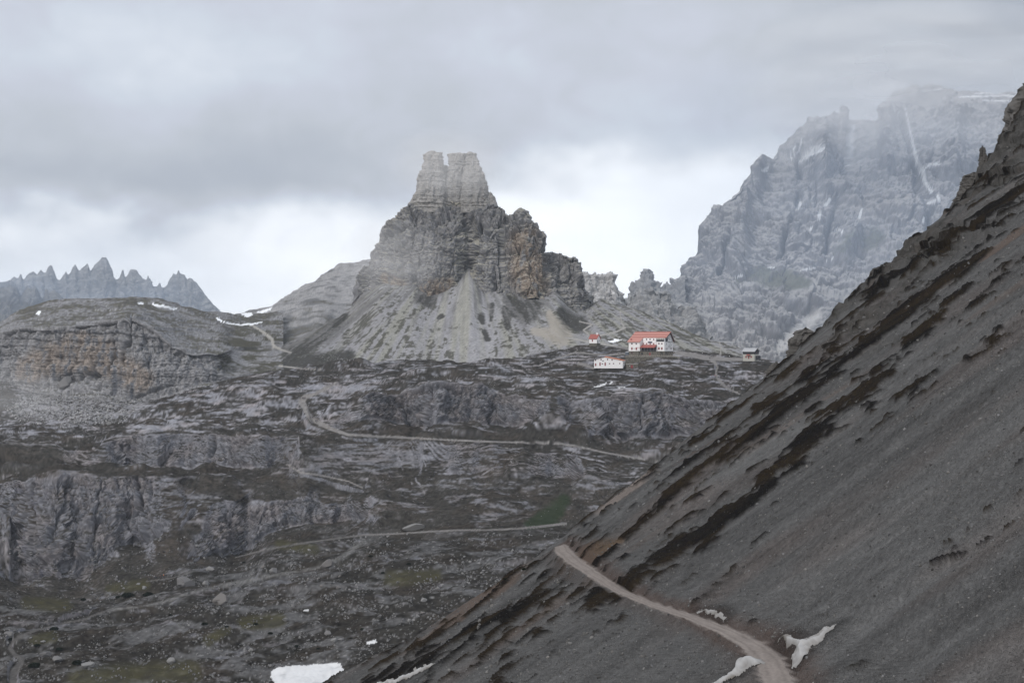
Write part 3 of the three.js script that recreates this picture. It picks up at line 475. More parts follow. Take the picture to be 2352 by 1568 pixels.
// the two summit towers: solid columns with a bedded, cracked skin
function rockBody(levels, zc, deep, S, opt = {}) {
  const nu = opt.nu ?? 150, nv = opt.nv ?? 130, L = curve(levels.map(([py, l]) => [py, l, 0])), R = curve(levels.map(([py, , r]) => [py, r, 0]));
  const y0 = levels[0][0], y1 = levels[levels.length - 1][0], pos = [], col = [], idx = [];
  const c = { r: 0, g: 0, b: 0 };
  for (let j = 0; j <= nv; j++) for (let i = 0; i <= nu; i++) {
    const cap = j < 8 ? j / 8 : 1, py = lerp(y0, y1, Math.max(0, j - 8) / (nv - 8)), th = i / nu * Math.PI * 2, l = L(py)[0], r = R(py)[0];
    const hw = (r - l) / 2 / F * zc, xc = ((l + r) / 2 - CX) / F * zc, yy = (CY - py) / F * zc + (1 - cap) * (opt.dome ?? 2);
    let sx = Math.cos(th), sz = Math.sin(th); const e = 2.6, m = Math.pow(Math.pow(Math.abs(sx), e) + Math.pow(Math.abs(sz), e), -1 / e); sx *= m; sz *= m;
    let x = xc + sx * hw * cap, z = -zc + sz * hw * deep * cap, y = yy;
    const a = i === nu ? 0 : th, k = hw / 40;
    const d = (rock(xc + Math.cos(a) * hw * 1.01, y, -zc + Math.sin(a) * hw * deep, S, opt.vert ?? 4, opt.bed ?? 0.12) * (opt.amp ?? 1) + 0.5 * rock(xc + Math.cos(a) * hw + 30, y, -zc + Math.sin(a) * hw * deep, S * 0.35, 2, 0.3)) * (cap < 1 ? 0.5 + cap * 0.5 : 1);
    const nl = Math.hypot(sx, sz) || 1; x += sx / nl * d; z += sz / nl * d;
    if (cap < 1) y += 2.5 * (opt.rag ?? 1) * N(x / 6, 3, z / 6);
    pos.push(x, y, z);
    const n2 = fbm(x / 4, y / 1.6, z / 4, 3), n3 = fbm(x / 12, y / 30, z / 12, 2), bd = N(3, y / 1.7 + N(x / 30, 0, z / 30), 9); const t = (opt.tone ?? 0.245) * (1 + 0.4 * n2 + 0.07 * bd);
    setC(c, t * 1.02, t * 0.975, t * 0.93); mixC(c, 0.16, 0.155, 0.155, 0.6 * sst(0.1, 0.4, n3)); if (opt.warm) mixC(c, t * 0.82, t * 0.76, t * 0.70, opt.warm); col.push(c.r, c.g, c.b);
  }
  for (let j = 0; j < nv; j++) for (let i = 0; i < nu; i++) { const a = j * (nu + 1) + i, b = a + nu + 1; idx.push(a, a + 1, b, a + 1, b + 1, b); }
  const g = new THREE.BufferGeometry(); g.setAttribute('position', new THREE.Float32BufferAttribute(pos, 3)); g.setAttribute('color', new THREE.Float32BufferAttribute(col, 3)); g.setIndex(idx); g.computeVertexNormals();
  return g;
}
const TOWERS = [
  [[[351, 980, 1017], [356, 975, 1018], [368, 970, 1019.5], [385, 967, 1022], [405, 963, 1026], [430, 956, 1027], [446, 948, 1028], [470, 938, 1032], [490, 930, 1034]], 1535, 0.9, 15, { amp: 1.0, dome: 2, rag: 0.5 }],
  [[[353, 1031, 1075], [359, 1029, 1079], [385, 1028, 1082], [430, 1021, 1086], [470, 1017, 1090], [490, 1014, 1092]], 1539, 0.75, 11, { amp: 1.3, dome: 1, vert: 6, rag: 0.5 }],
  [[[352, 1073, 1092], [358, 1070, 1095], [382, 1066, 1105], [405, 1063, 1117], [440, 1058, 1125], [470, 1054, 1129], [490, 1052, 1131]], 1531, 0.8, 11, { amp: 1.0, dome: 1 }],
  [[[385, 1010, 1038], [405, 1006, 1044], [450, 1000, 1050], [490, 996, 1056]], 1548, 0.7, 8, { nu: 70, nv: 60, tone: 0.22 }],
  [[[443, 1120, 1131], [455, 1117, 1138], [470, 1113, 1143], [490, 1108, 1146]], 1530, 0.9, 7, { nu: 80, nv: 60, amp: 0.8 }],
];
BEDA = 0.7; BLKA = 1.5; for (const t of TOWERS) structure(new THREE.Mesh(rockBody(...t), matTerrain), 'mountain_tower'); BEDA = BLKA = 1;

// ------------------------------------------------------------------ the broad dome on the left with its tawny wall
const DOMEC = [[-95, 755, 1450], [0, 736, 1460], [40, 714, 1465], [80, 700, 1470], [127, 688, 1475], [191, 685, 1480], [287, 685, 1490], [340, 688, 1500], [382, 691, 1510], [430, 703, 1540], [462, 711, 1560], [510, 714, 1600], [554, 719, 1640], [600, 719, 1660], [650, 716, 1680]];
const DOMER = [[-95, 780, 1290], [0, 766, 1290], [48, 752, 1285], [127, 752, 1282], [204, 742, 1280], [300, 728, 1282], [350, 755, 1280], [414, 798, 1276], [500, 812, 1290], [540, 800, 1330], [650, 780, 1440]];
const DOMEB = [[-95, 905, 1268], [0, 893, 1266], [29, 890, 1262], [80, 903, 1250], [134, 884, 1244], [172, 866, 1244], [236, 897, 1232], [319, 920, 1222], [382, 904, 1222], [446, 886, 1226], [497, 872, 1234], [540, 864, 1250], [600, 852, 1268], [650, 846, 1280]];
{ const q = curve(DOMEB); for (const k of DOMER) if (k[0] < 520) k[2] = q(k[0])[1] + 16; }
const domeCuts = [[-9, [[264, 741, 4], [254, 800, 5], [242, 852, 5]]], [-9, [[300, 722, 4], [290, 780, 5], [268, 836, 5]]], [-7, [[210, 860, 10], [160, 866, 10], [120, 868, 6]]], [-6, [[300, 915, 8], [400, 880, 8]]], [-6, [[370, 800, 12], [440, 815, 12], [505, 826, 10]]], [-5, [[206, 800, 2.5], [208, 868, 3]]], [-4, [[110, 800, 4], [100, 890, 4]]], [-4, [[330, 780, 6], [340, 880, 5]]], [-3, [[180, 785, 6], [178, 840, 5]]]].map(([a, p]) => [a, stroke(p, 2.4)]);
function domeDisp(c) {
  const { x, y, z } = c, cl = sst(0.85, 0.5, c.ny); let d = cl * (rock(x, y, z, 19, 4, 0.16) * 1.0 + rock(x + 9, y, z, 6, 3.2, 0.3) * 0.4) + (1 - cl) * (4.5 * fbm(x / 40, y / 12, z / 40, 4) + 0.9 * bill(x / 7, y / 4, z / 7, 3));
  if (cl < 0.9) { const yy = y + d, h = 4, f = Math.floor(yy / h), t = yy / h - f; d += (1 - cl) * h * 0.7 * (sst(0.4, 0.75, t) - t) * sst(-0.1, 0.2, N(x / 50, f * 1.9, z / 50)); }
  const wx = warpX(c, 12), wy = warpY(c, 12); for (const [a, s] of domeCuts) { const q = s(wx, wy); if (q < 2.4) d += a * 0.8 * vee(q); }
  return d;
}
function domeColor(c) {
  const { x, y, z, px, py } = c, n1 = fbm(x / 34, y / 16, z / 34, 3), n2 = fbm(x / 5, y / 2.6, z / 5, 3), n3 = N(x / 1.6, y / 1, z / 1.6), cl = sst(0.8, 0.45, c.by);
  let t = 0.225 * (1 + 0.45 * n2 + 0.34 * n3 + 0.2 * n1) * (1 - 0.42 * c.w); setC(c, t, t * 0.985, t * 1.01);
  const tan = sst(1.15, 0.5, lineDist([[70, 850, 40], [130, 815, 48], [190, 800, 44], [250, 830, 50], [320, 870, 34]], px, py) + 0.55 * n1), st = fbm(x / 5, y / 40, z / 5, 3);
  { const q = 0.24 * (1 + 0.5 * n2 + 0.3 * n3) * (1 - 0.42 * c.w); mixC(c, q, q * 0.82, q * 0.68, cl * tan * sst(0.3, -0.1, st) * 0.75); }
  mixC(c, 0.065, 0.07, 0.082, cl * 0.8 * sst(0.08, 0.32, st + 0.1 * n1));
  const turf = sst(0.80, 0.93, c.ny + 0.1 * n1) * sst(-0.12, 0.14, n1 + n2 * 0.7); mixC(c, 0.06 * (1 + 0.4 * n3), 0.056 * (1 + 0.4 * n3), 0.043, turf * 0.85);
  if (px > 500) { const g = sst(-0.02, 0.2, n1 + 0.5 * n2 + 0.1) * sst(730, 790, py); mixC(c, 0.055, 0.052, 0.04, g * 0.85); }
  const tl = onTrail(px, py); if (tl < 1.8) mixC(c, 0.36, 0.34, 0.31, sst(1.6, 0.9, tl + 0.3 * n2));
  if (snowAt(px, py)) setC(c, 0.82, 0.83, 0.85);
}
BLKA = 1.0; const dome = sheet({ u0: -270, u1: 650, nu: 470, lines: [shift(DOMEC, 40, 160), DOMEC, DOMER, DOMEB, shift(DOMEB, 45, -14)], rows: [6, 60, 105, 20], ease: [0, 0.06, 0, 0], disp: domeDisp, color: domeColor, cut: cutMid, smooth: 5 });
BLKA = 1; structure(new THREE.Mesh(dome[''], matTerrain), 'rock_dome'); PIECES.push(dome);

// the bare hill that rises from the saddle behind the towers
const HILLC = [[470, 730, 1800], [540, 722, 1820], [583, 715, 1850], [610, 708, 1880], [640, 690, 1920], [700, 656, 1990], [760, 621, 2060], [800, 604, 2090], [845, 595, 2120], [880, 596, 2130], [960, 620, 2140]];
const HILLB = [[470, 800, 1560], [560, 790, 1560], [640, 826, 1400], [720, 800, 1430], [800, 780, 1580], [960, 800, 1600]];
const hillColor = (c) => {
  const { x, y, z, px, py } = c, n1 = fbm(x / 40, y / 22, z / 40, 3), n2 = fbm(x / 8, y / 4, z / 8, 3), n3 = N(x / 2.2, y / 1.4, z / 2.2); let t = 0.225 * (1 + 0.4 * n2 + 0.3 * n3); setC(c, t, t * 0.98, t * 0.985);
  const g = sst(0.0, 0.3, n1 + n2 * 0.5 + (py - 720) / 250); mixC(c, 0.07, 0.067, 0.055, g * 0.85); { const q = 0.11 * (1 + 0.7 * n2); mixC(c, q, q, q * 1.03, 0.8 * sst(0.02, 0.3, fbm(x / 16, y / 5, z / 16, 4) + 0.3 * n1)); }
  const tl = onTrail(px, py); if (tl < 1.8) mixC(c, 0.36, 0.34, 0.31, sst(1.6, 0.9, tl + 0.3 * n2)); if (snowAt(px, py)) setC(c, 0.82, 0.83, 0.85);
};
const hill = sheet({ u0: 470, u1: 950, nu: 260, lines: [shift(HILLC, 40, 150), HILLC, HILLB], rows: [6, 110], disp: (c) => 9 * fbm(c.x / 70, c.y / 34, c.z / 70, 4) + 2.6 * bill(c.x / 13, c.y / 6, c.z / 13, 3) + sst(0.8, 0.55, c.ny) * rock(c.x, c.y, c.z, 10) * 0.6, color: hillColor, cut: cutMid });
structure(new THREE.Mesh(hill[''], matTerrain), 'bare_hill'); PIECES.push(hill);

// ------------------------------------------------------------------ far ranges
const BIGC = [[1535, 640, 4300], [1548, 630, 4300], [1587, 579, 4350], [1600, 569, 4360], [1603, 526, 4380], [1619, 497, 4400], [1637, 478, 4430], [1674, 451, 4480], [1696, 415, 4520], [1728, 400, 4560], [1747, 378, 4600], [1770, 360, 4640], [1797, 331, 4690], [1820, 300, 4740], [1847, 277, 4790], [1861, 265, 4800], [1870, 265, 4800], [1873, 258, 4810], [1881, 258, 4815], [1886, 268, 4820], [1905, 262, 4850], [1911, 248, 4870], [1918, 248, 4870], [1926, 254, 4880], [1932, 242, 4890], [1957, 243, 4920], [1963, 271, 4930], [2011, 270, 4950], [2020, 232, 5050], [2052, 204, 5100], [2121, 195, 5200], [2213, 197, 5250], [2305, 208, 5250], [2450, 214, 5250]];
const BIGM = [[1535, 660, 4100], [1600, 600, 4120], [1700, 560, 4150], [1800, 500, 4200], [1900, 440, 4300], [2000, 400, 4450], [2050, 375, 4520], [2200, 380, 4560], [2450, 385, 4560]];
const BIGS = [[1535, 690, 3900], [1600, 672, 3900], [1655, 652, 3900], [1692, 629, 3920], [1751, 615, 3940], [1802, 615, 3940], [1838, 629, 3930], [1920, 630, 3900], [2100, 560, 4000], [2300, 520, 4100], [2450, 500, 4100]];
const BIGF = [[1535, 700, 3850], [1600, 682, 3830], [1655, 664, 3810], [1692, 642, 3800], [1751, 632, 3790], [1802, 640, 3780], [1838, 655, 3770], [1920, 655, 3760], [2100, 620, 3800], [2450, 580, 3900]];
const BIGB = [[1535, 770, 3500], [1640, 800, 3450], [1800, 835, 3400], [2450, 880, 3400]];
const BIGG = [ [-60, [[2082, 250, 8], [2100, 340, 9], [2112, 380, 11], [2125, 420, 12], [2140, 460, 12], [2150, 520, 14]]], [-50, [[1957, 290, 7], [1958, 340, 8], [1950, 380, 9]]], [-45, [[1840, 320, 9], [1830, 370, 10]]], [-40, [[1690, 640, 8], [1640, 700, 10]]], [-55, [[1700, 440, 7], [1680, 520, 9], [1650, 590, 9], [1640, 620, 9]]], [-45, [[1830, 420, 9], [1800, 510, 10], [1790, 560, 12]]], [-40, [[1925, 470, 9], [1900, 560, 12]]], [55, [[1760, 380, 14], [1730, 470, 16], [1690, 600, 18]]], [50, [[1890, 290, 18], [1900, 400, 20]]], [45, [[2040, 260, 16], [2030, 380, 20]]], [40, [[1960, 520, 18], [1950, 580, 20]]], [45, [[2200, 250, 30], [2190, 370, 24]]] ].map(([a, p]) => [a, stroke(p, 2.3)]);
const FARSNOW = [ [[2080, 248, 1.5], [2098, 330, 2.5], [2108, 372, 4], [2116, 386, 6], [2122, 404, 5], [2126, 420, 3], [2140, 438, 4]], [[2120, 388, 3], [2138, 378, 2], [2152, 376, 2.5], [2160, 376, 1]], [[1961, 292, 6], [1958, 330, 5], [1953, 350, 5], [1951, 378, 2.5]], [[1950, 340, 2.5], [1953, 352, 3]], [[1888, 340, 8], [1866, 346, 9], [1850, 362, 5], [1836, 372, 3]], [[1842, 318, 2], [1836, 346, 2], [1818, 364, 2]], [[1828, 336, 1.5], [1812, 360, 1.5]], [[1764, 386, 4], [1752, 392, 2]], [[1906, 460, 4], [1896, 472, 3]], [[1884, 488, 4], [1882, 500, 4]], [[1838, 466, 4], [1833, 478, 3]], [[2146, 462, 5], [2130, 466, 2]], [[2155, 452, 3], [2158, 462, 3]], [[2122, 500, 3], [2121, 508, 3]], [[1866, 522, 3], [1862, 528, 2]], [[1918, 526, 2], [1936, 530, 2], [1934, 536, 2]], [[1980, 480, 2], [1975, 500, 3]], [[2205, 222, 2], [2310, 219, 2], [2345, 222, 1.8]], [[2240, 214, 1.6], [2300, 213, 1.6]], [[2260, 230, 1.6], [2330, 232, 1.4]], [[2120, 208, 1.5], [2165, 204, 1.5]], [[1840, 620, 1.8], [1872, 615, 2]], [[1900, 600, 2], [1915, 592, 1.6]], [[1690, 638, 2], [1705, 632, 2]], [[1765, 613, 1.5], [1780, 615, 1]] ].map((p) => stroke(p, 1.6));
function bigDisp(c) {
  const { x, y, z } = c; const S = 190, cl = sst(0.9, 0.6, c.ny), n = 0.7 + 0.3 * cl;
  let d = n * (rock(x, y, z, S, 2.4, 0.1) * 0.95 + rock(x + 500, y, z, 64, 3.8, 0.16) * 0.7 + rock(x, y + 90, z, 24, 2, 0.3) * 0.4);
  d -= 24 * bill((x + y * 0.35) / 260 + 3, y / 700, z / 260, 2); d += 34 * (bill((x + y * 0.22) / 115, y / 620, z / 115, 3) - 0.3);
  const wx = warpX(c, 18), wy = warpY(c, 18); for (const [a, s] of BIGG) { const q = s(wx, wy); if (q < 2.4) d += a * (a < 0 ? vee(q) : Math.exp(-q * q * 1.2)); }
  return d * lerp(0.4, 1, sst(0.9, 1.35, c.k));
}
function bigColor(c) {
  const { x, y, z, px, py } = c, n1 = fbm(x / 170, y / 90, z / 170, 3), n2 = fbm(x / 24, y / 11, z / 24, 3), n3 = N(x / 7, y / 4, z / 7);
  let t = 0.185 * (1 + 0.45 * n2 + 0.25 * n3 + 0.4 * n1) * (1 - 0.5 * c.w); setC(c, t, t * 0.985, t * 1.02);
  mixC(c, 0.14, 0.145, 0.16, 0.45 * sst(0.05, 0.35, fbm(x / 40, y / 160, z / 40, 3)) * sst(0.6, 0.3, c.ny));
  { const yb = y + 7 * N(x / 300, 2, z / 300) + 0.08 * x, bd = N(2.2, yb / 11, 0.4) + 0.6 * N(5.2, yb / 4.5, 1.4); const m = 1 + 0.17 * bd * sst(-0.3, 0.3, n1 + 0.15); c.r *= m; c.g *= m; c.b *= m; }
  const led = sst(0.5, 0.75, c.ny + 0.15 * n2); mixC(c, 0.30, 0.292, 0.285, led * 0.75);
  const turf = [[[1960, 560, 30], [2010, 545, 22], [1930, 580, 20]], [[1750, 632, 22], [1810, 640, 26], [1850, 650, 14]], [[1700, 640, 10], [1740, 622, 12]]]; let g = 0; for (const p of turf) g = Math.max(g, sst(1.3, 0.6, lineDist(p, px, py) + 0.7 * n1 + 0.4 * n2)); mixC(c, 0.075, 0.08, 0.062, g * sst(0.3, 0.55, c.ny) * 0.85);
  const low = sst(1.3, 0.4, lineDist([[1790, 800, 12], [1830, 770, 18], [1880, 720, 14]], px, py) + 0.6 * n2); mixC(c, 0.42, 0.41, 0.4, low * 0.7);
}
const cutFar = (c) => { for (let i = 0; i < FARSNOW.length; i++) if (FARSNOW[i](c.px + 1.2 * N(c.px / 4, c.py / 4, 3), c.py + 1.2 * N(c.px / 4, c.py / 4, 9)) < 0.8) return 'far_' + i; return ''; };
const bigColor2 = (c) => { bigColor(c); for (const s of FARSNOW) if (s(c.px, c.py) < 1) setC(c, 0.58, 0.59, 0.61); };
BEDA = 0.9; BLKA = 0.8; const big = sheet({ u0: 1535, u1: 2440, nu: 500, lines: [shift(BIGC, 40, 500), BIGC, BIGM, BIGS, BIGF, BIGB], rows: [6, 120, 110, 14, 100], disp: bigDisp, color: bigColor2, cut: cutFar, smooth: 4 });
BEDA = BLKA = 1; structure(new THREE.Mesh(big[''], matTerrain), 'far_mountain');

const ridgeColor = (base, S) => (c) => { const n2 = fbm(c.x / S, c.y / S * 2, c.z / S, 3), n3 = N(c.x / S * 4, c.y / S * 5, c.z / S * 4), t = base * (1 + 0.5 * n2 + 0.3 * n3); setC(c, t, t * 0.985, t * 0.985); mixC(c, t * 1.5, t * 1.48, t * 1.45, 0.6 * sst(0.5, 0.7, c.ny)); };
const BLOCKC = [[1320, 640, 2500], [1343, 614, 2500], [1360, 617, 2500], [1386, 621, 2500], [1408, 624, 2500], [1414, 632, 2500], [1417, 657, 2500], [1428, 671, 2500], [1445, 690, 2520]];
const block = sheet({ u0: 1322, u1: 1444, nu: 90, lines: [shift(BLOCKC, 40, 90), BLOCKC, shift(BLOCKC.map((k) => [k[0], 770, k[2]]), 0, -70)], rows: [5, 90], disp: (c) => rock(c.x, c.y, c.z, 34, 2.5) * 1.2 + rock(c.x, c.y, c.z, 10) * 0.6, color: ridgeColor(0.27, 12) });
structure(new THREE.Mesh(block[''], matTerrain), 'rock_bluff');
const SPIREC = [[1400, 720, 4000], [1422, 690, 4000], [1435, 678, 4000], [1441, 668, 4000], [1449, 644, 4000], [1462, 634, 4000], [1470, 616, 4000], [1479, 608, 4000], [1486, 611, 4000], [1495, 612, 4000], [1506, 632, 4000], [1518, 648, 4000], [1527, 646, 4000], [1535, 648, 4000], [1548, 640, 4000], [1575, 620, 4050]];
const spire = sheet({ u0: 1402, u1: 1574, nu: 120, lines: [shift(SPIREC, 40, 150), SPIREC, [[1400, 730, 3900], [1449, 690, 3860], [1500, 680, 3850], [1575, 690, 3850]], [[1400, 800, 3700], [1575, 800, 3650]]], rows: [5, 60, 70], disp: (c) => rock(c.x, c.y, c.z, 80, 2.2) * 1.2 + rock(c.x, c.y, c.z, 24) * 0.9, color: ridgeColor(0.15, 26) });
structure(new THREE.Mesh(spire[''], matTerrain), 'rock_peak');
const LOWC = [[1405, 700, 3300], [1430, 686, 3300], [1455, 668, 3300], [1480, 660, 3300], [1510, 655, 3300], [1540, 664, 3300], [1558, 690, 3300], [1590, 700, 3300], [1640, 760, 3300]];
const lowb = sheet({ u0: 1407, u1: 1638, nu: 120, lines: [shift(LOWC, 40, 100), LOWC, LOWC.map((k) => [k[0], 840, 3150])], rows: [5, 110], disp: (c) => rock(c.x, c.y, c.z, 60, 2.6) * 1.2 + rock(c.x, c.y, c.z, 18) * 0.9, color: ridgeColor(0.19, 20) });
structure(new THREE.Mesh(lowb[''], matTerrain), 'rock_bluff');

const JAGC = [[-95, 660], [-40, 640], [0, 646], [20, 642], [32, 634], [38, 638], [48, 627], [53, 640], [60, 631], [70, 622], [75, 620], [84, 628], [92, 617], [102, 624], [108, 612], [116, 606], [125, 620], [132, 640], [136, 641], [141, 634], [150, 620], [156, 627], [165, 612], [172, 605], [181, 619], [192, 610], [201, 604], [207, 621], [218, 606], [227, 598], [233, 588], [243, 588], [251, 602], [258, 617], [265, 640], [270, 638], [278, 622], [282, 618], [288, 634], [294, 624], [299, 617], [311, 618], [322, 630], [330, 640], [335, 642], [338, 631], [346, 640], [352, 656], [358, 656], [364, 649], [368, 648], [373, 658], [380, 654], [390, 638], [397, 626], [403, 628], [409, 619], [415, 626], [424, 630], [430, 640], [436, 636], [446, 644], [459, 659], [468, 670], [478, 682], [492, 698], [507, 713], [525, 735]].map(([a, b]) => [a, b, 7400]);
const jag = sheet({ u0: -230, u1: 524, nu: 560, lines: [shift(JAGC, 60, 400), JAGC, JAGC.map((k) => [k[0], lerp(k[1], 760, 0.45), 7250]), JAGC.map((k) => [k[0], 790, 6900])], rows: [5, 70, 40], disp: (c) => (rock(c.x, c.y, c.z, 170, 3.4) * 1.2 + rock(c.x, c.y, c.z, 50, 3) * 0.9) * lerp(0.12, 1, sst(0.98, 1.5, c.k)), color: ridgeColor(0.16, 45) });
structure(new THREE.Mesh(jag[''], matTerrain), 'jagged_range');
const JAG2 = [[-95, 650], [-20, 640], [0, 645], [12, 644], [22, 641], [30, 646], [40, 660], [47, 676], [56, 660], [64, 655], [72, 657], [80, 655], [88, 668], [96, 684], [104, 660], [112, 668], [122, 664], [132, 668], [147, 684], [165, 700], [190, 715]].map(([a, b]) => [a, b, 5200]);
const jag2 = sheet({ u0: -230, u1: 188, nu: 260, lines: [shift(JAG2, 60, 300), JAG2, JAG2.map((k) => [k[0], 790, 4900])], rows: [5, 80], disp: (c) => (rock(c.x, c.y, c.z, 120, 3.4) * 1.2 + rock(c.x, c.y, c.z, 36, 3) * 0.9) * lerp(0.12, 1, sst(0.98, 1.4, c.k)), color: ridgeColor(0.10, 35) });
structure(new THREE.Mesh(jag2[''], matTerrain), 'jagged_range');

// the earth bank against the terrace wall of the big hut
const bank = sheet({ u0: 1452, u1: 1572, nu: 120, lines: [[[1452, 850, 1143], [1462, 838, 1143], [1480, 826, 1142.5], [1505, 821, 1142], [1535, 819, 1142], [1560, 823, 1142], [1572, 838, 1142]], [[1452, 850, 1139], [1462, 838, 1138.5], [1480, 827, 1138.2], [1505, 822, 1138], [1535, 820, 1137], [1560, 824, 1137], [1572, 838, 1137]], [[1452, 858, 1117], [1510, 862, 1112], [1572, 858, 1114]]], rows: [4, 50], disp: (c) => 0.9 * fbm(c.x / 6, c.y / 4, c.z / 6, 3), color: (c) => { c.k = 1.5; midColor(c); } });
structure(new THREE.Mesh(bank[''], matTerrain), 'grassy_bank');

{ const g = new THREE.PlaneGeometry(5200, 9000); g.rotateX(-Math.PI / 2); const m = new THREE.Mesh(g, new THREE.MeshLambertMaterial({ color: new THREE.Color().setRGB(0.05, 0.048, 0.038) })); m.material.name = 'turf'; m.position.set(0, -175, -3300); structure(m, 'valley_floor'); }

// ------------------------------------------------------------------ the scree slope on the right, foreground shade put into its dark colour, one inclined plane that turns away at a spur
// q: metres uphill of the path, w: metres of depth; the path lies at q = 0
const slopeX = (q, w) => 17.9 + (q - 0.16 * (w - 111)) / 0.987;
const SN = new THREE.Vector3(-0.57 * 0.987, 0.82, 0.57 * 0.16).normalize();
const onSlope = (px, py) => { const a = (px - CX) / F, b = (CY - py) / F, w = 47.8 / (0.7 * (0.987 * a + 0.16) - b); return [(0.987 * (a * w - 17.9) + 0.16 * (w - 111)), w]; };
const EDGE = curve([[-160, 210, 0], [-60, 206, 0], [-27, 203, 0], [-13.3, 194, 0], [-0.4, 192, 0], [6, 196, 0], [12.2, 199, 0], [27.8, 203, 0], [50.6, 220, 0], [61.4, 227, 0], [74.3, 243, 0], [98.6, 280, 0], [140, 330, 0]]);
const toS = (pts, w = 1) => pts.map(([a, b, c]) => { const [q, d] = onSlope(a, b); return [d, q, (c ?? 1) * d / F * w]; });
const PATH_C = toS([[1800, 1720, 44], [1795, 1640, 42], [1790, 1568, 37], [1768, 1516, 32], [1730, 1482, 27], [1670, 1450, 21], [1590, 1418, 16], [1500, 1389, 13], [1420, 1356, 13], [1370, 1322, 16], [1320, 1290, 18], [1294, 1266, 19], [1288, 1246, 14]]);
const pathD = (w, q) => lineDist(PATH_C, w, q);
const OCHRE = toS([[1330, 1265, 26], [1375, 1270, 34], [1420, 1240, 22], [1480, 1190, 14]], 1.6);
const FARBEND = toS([[1412, 1146, 8], [1432, 1124, 13], [1458, 1100, 9]], 4.5);
const belts = (list) => list.map((p) => stroke(toS(p, 2.2), 2.6));
const patchStrokes = belts([ // belts of dark low turf running down the slope
  [[1440, 1345, 22], [1560, 1262, 26], [1700, 1165, 28], [1800, 1075, 26], [1900, 975, 26], [2010, 880, 22], [2110, 770, 20], [2210, 670, 18]], [[1350, 1300, 12], [1480, 1200, 18], [1620, 1080, 24], [1780, 970, 26], [1920, 850, 26], [2080, 710, 26], [2220, 610, 30]],
  [[900, 1555, 14], [1040, 1470, 18], [1150, 1410, 20], [1290, 1360, 22], [1400, 1356, 16]], [[1200, 1300, 6], [1120, 1370, 8], [1010, 1450, 6], [860, 1530, 6]], [[2000, 690, 18], [2200, 550, 30], [2352, 440, 36]], [[1880, 840, 14], [1720, 960, 14], [1560, 1080, 12]]]);
const thinBelt = belts([[[1700, 1200, 46], [1900, 1040, 60], [2150, 860, 70], [2352, 700, 70]], [[2000, 1000, 50], [2200, 850, 60], [2352, 760, 60]], [[1150, 1440, 40], [1050, 1500, 40]], [[1500, 1060, 20], [1350, 1190, 14]]]);
const SPOTS = [[[2150, 1290, 9], [2190, 1268, 8], [2215, 1255, 5]], [[2244, 1237, 6], [2268, 1222, 7]], [[2270, 1170, 8], [2276, 1165, 6]], [[2170, 1245, 4], [2185, 1240, 4]], [[2145, 888, 9], [2150, 884, 8]], [[1740, 1245, 9], [1762, 1230, 8]], [[1640, 1345, 4], [1670, 1320, 4], [1690, 1300, 6]], [[2310, 1210, 5], [2330, 1195, 5]]].map((p) => stroke(toS(p), 2.6));
const SLOPESNOW = {
  snow_bank: toS([[1595, 1398], [1612, 1394], [1632, 1397], [1652, 1404], [1672, 1413], [1668, 1417], [1648, 1411], [1622, 1406]]),
  snow_wedge: toS([[1786, 1466], [1812, 1464], [1840, 1470], [1862, 1468], [1890, 1450], [1930, 1435], [1905, 1456], [1875, 1480], [1846, 1510], [1822, 1526], [1826, 1510], [1820, 1503], [1828, 1490], [1812, 1480]]),
  snow_tongue: toS([[1700, 1532], [1712, 1524], [1722, 1520], [1738, 1518], [1758, 1526], [1752, 1538], [1728, 1548], [1700, 1560], [1670, 1580], [1620, 1605], [1600, 1600], [1660, 1566]]),
  snow_strip: toS([[868, 1570], [890, 1562], [920, 1550], [950, 1536], [985, 1522], [1005, 1518], [985, 1530], [955, 1544], [930, 1556], [890, 1572], [850, 1588]]),
};
const UPPER = toS([[1330, 1480], [1560, 1330], [1760, 1180], [1960, 1020], [2160, 850], [2400, 640]]);
const WET = Object.values(SLOPESNOW).map((p) => stroke([...p, p[0]].map(([a, b]) => [a, b, 1.1]), 1.2));
function turfOn(w0, q0) {
  const w = w0 + 0.9 * N(w0 / 3, q0 / 3, 5.5) - 0.10 * q0, q = q0 + 1.2 * N(w0 / 3, q0 / 3, 9.5);
  const n = fbm(w / 2.7, q / 2.6, 1.5, 3), n2 = fbm(w / 0.9, q / 0.8, 7.5, 3), n3 = fbm(w / 13, q / 12, 3.3, 2);
  // the upper, farther half of the slope carries far more turf than the near gravel
  let side = 0; { let k = 0; while (k < UPPER.length - 2 && q0 > UPPER[k + 1][1]) k++; const A = UPPER[k], B = UPPER[k + 1], wl = lerp(A[0], B[0], clamp((q0 - A[1]) / (B[1] - A[1]), -0.5, 1.5)); side = sst(-14, 10, w0 - wl); }
  const v = Math.max(sst(2.2, 0.2, minOf(patchStrokes, w0, q0)) * 0.62, side * 0.29, sst(2.2, 0.1, minOf(thinBelt, w0, q0)) * 0.20, 0.06);
  let t = sst(0.31, 0.42, v + n * 0.75 + n3 * 0.25 + n2 * 0.32 - 0.08);
  const s = minOf(SPOTS, w0, q0); if (s < 2) t = Math.max(t, sst(1.1, 0.9, s + n2 * 0.8));
  return t;
}
const sp = { x: 0, y: 0, z: 0, pd: 0, turf: 0, crag: 0, over: 0 };
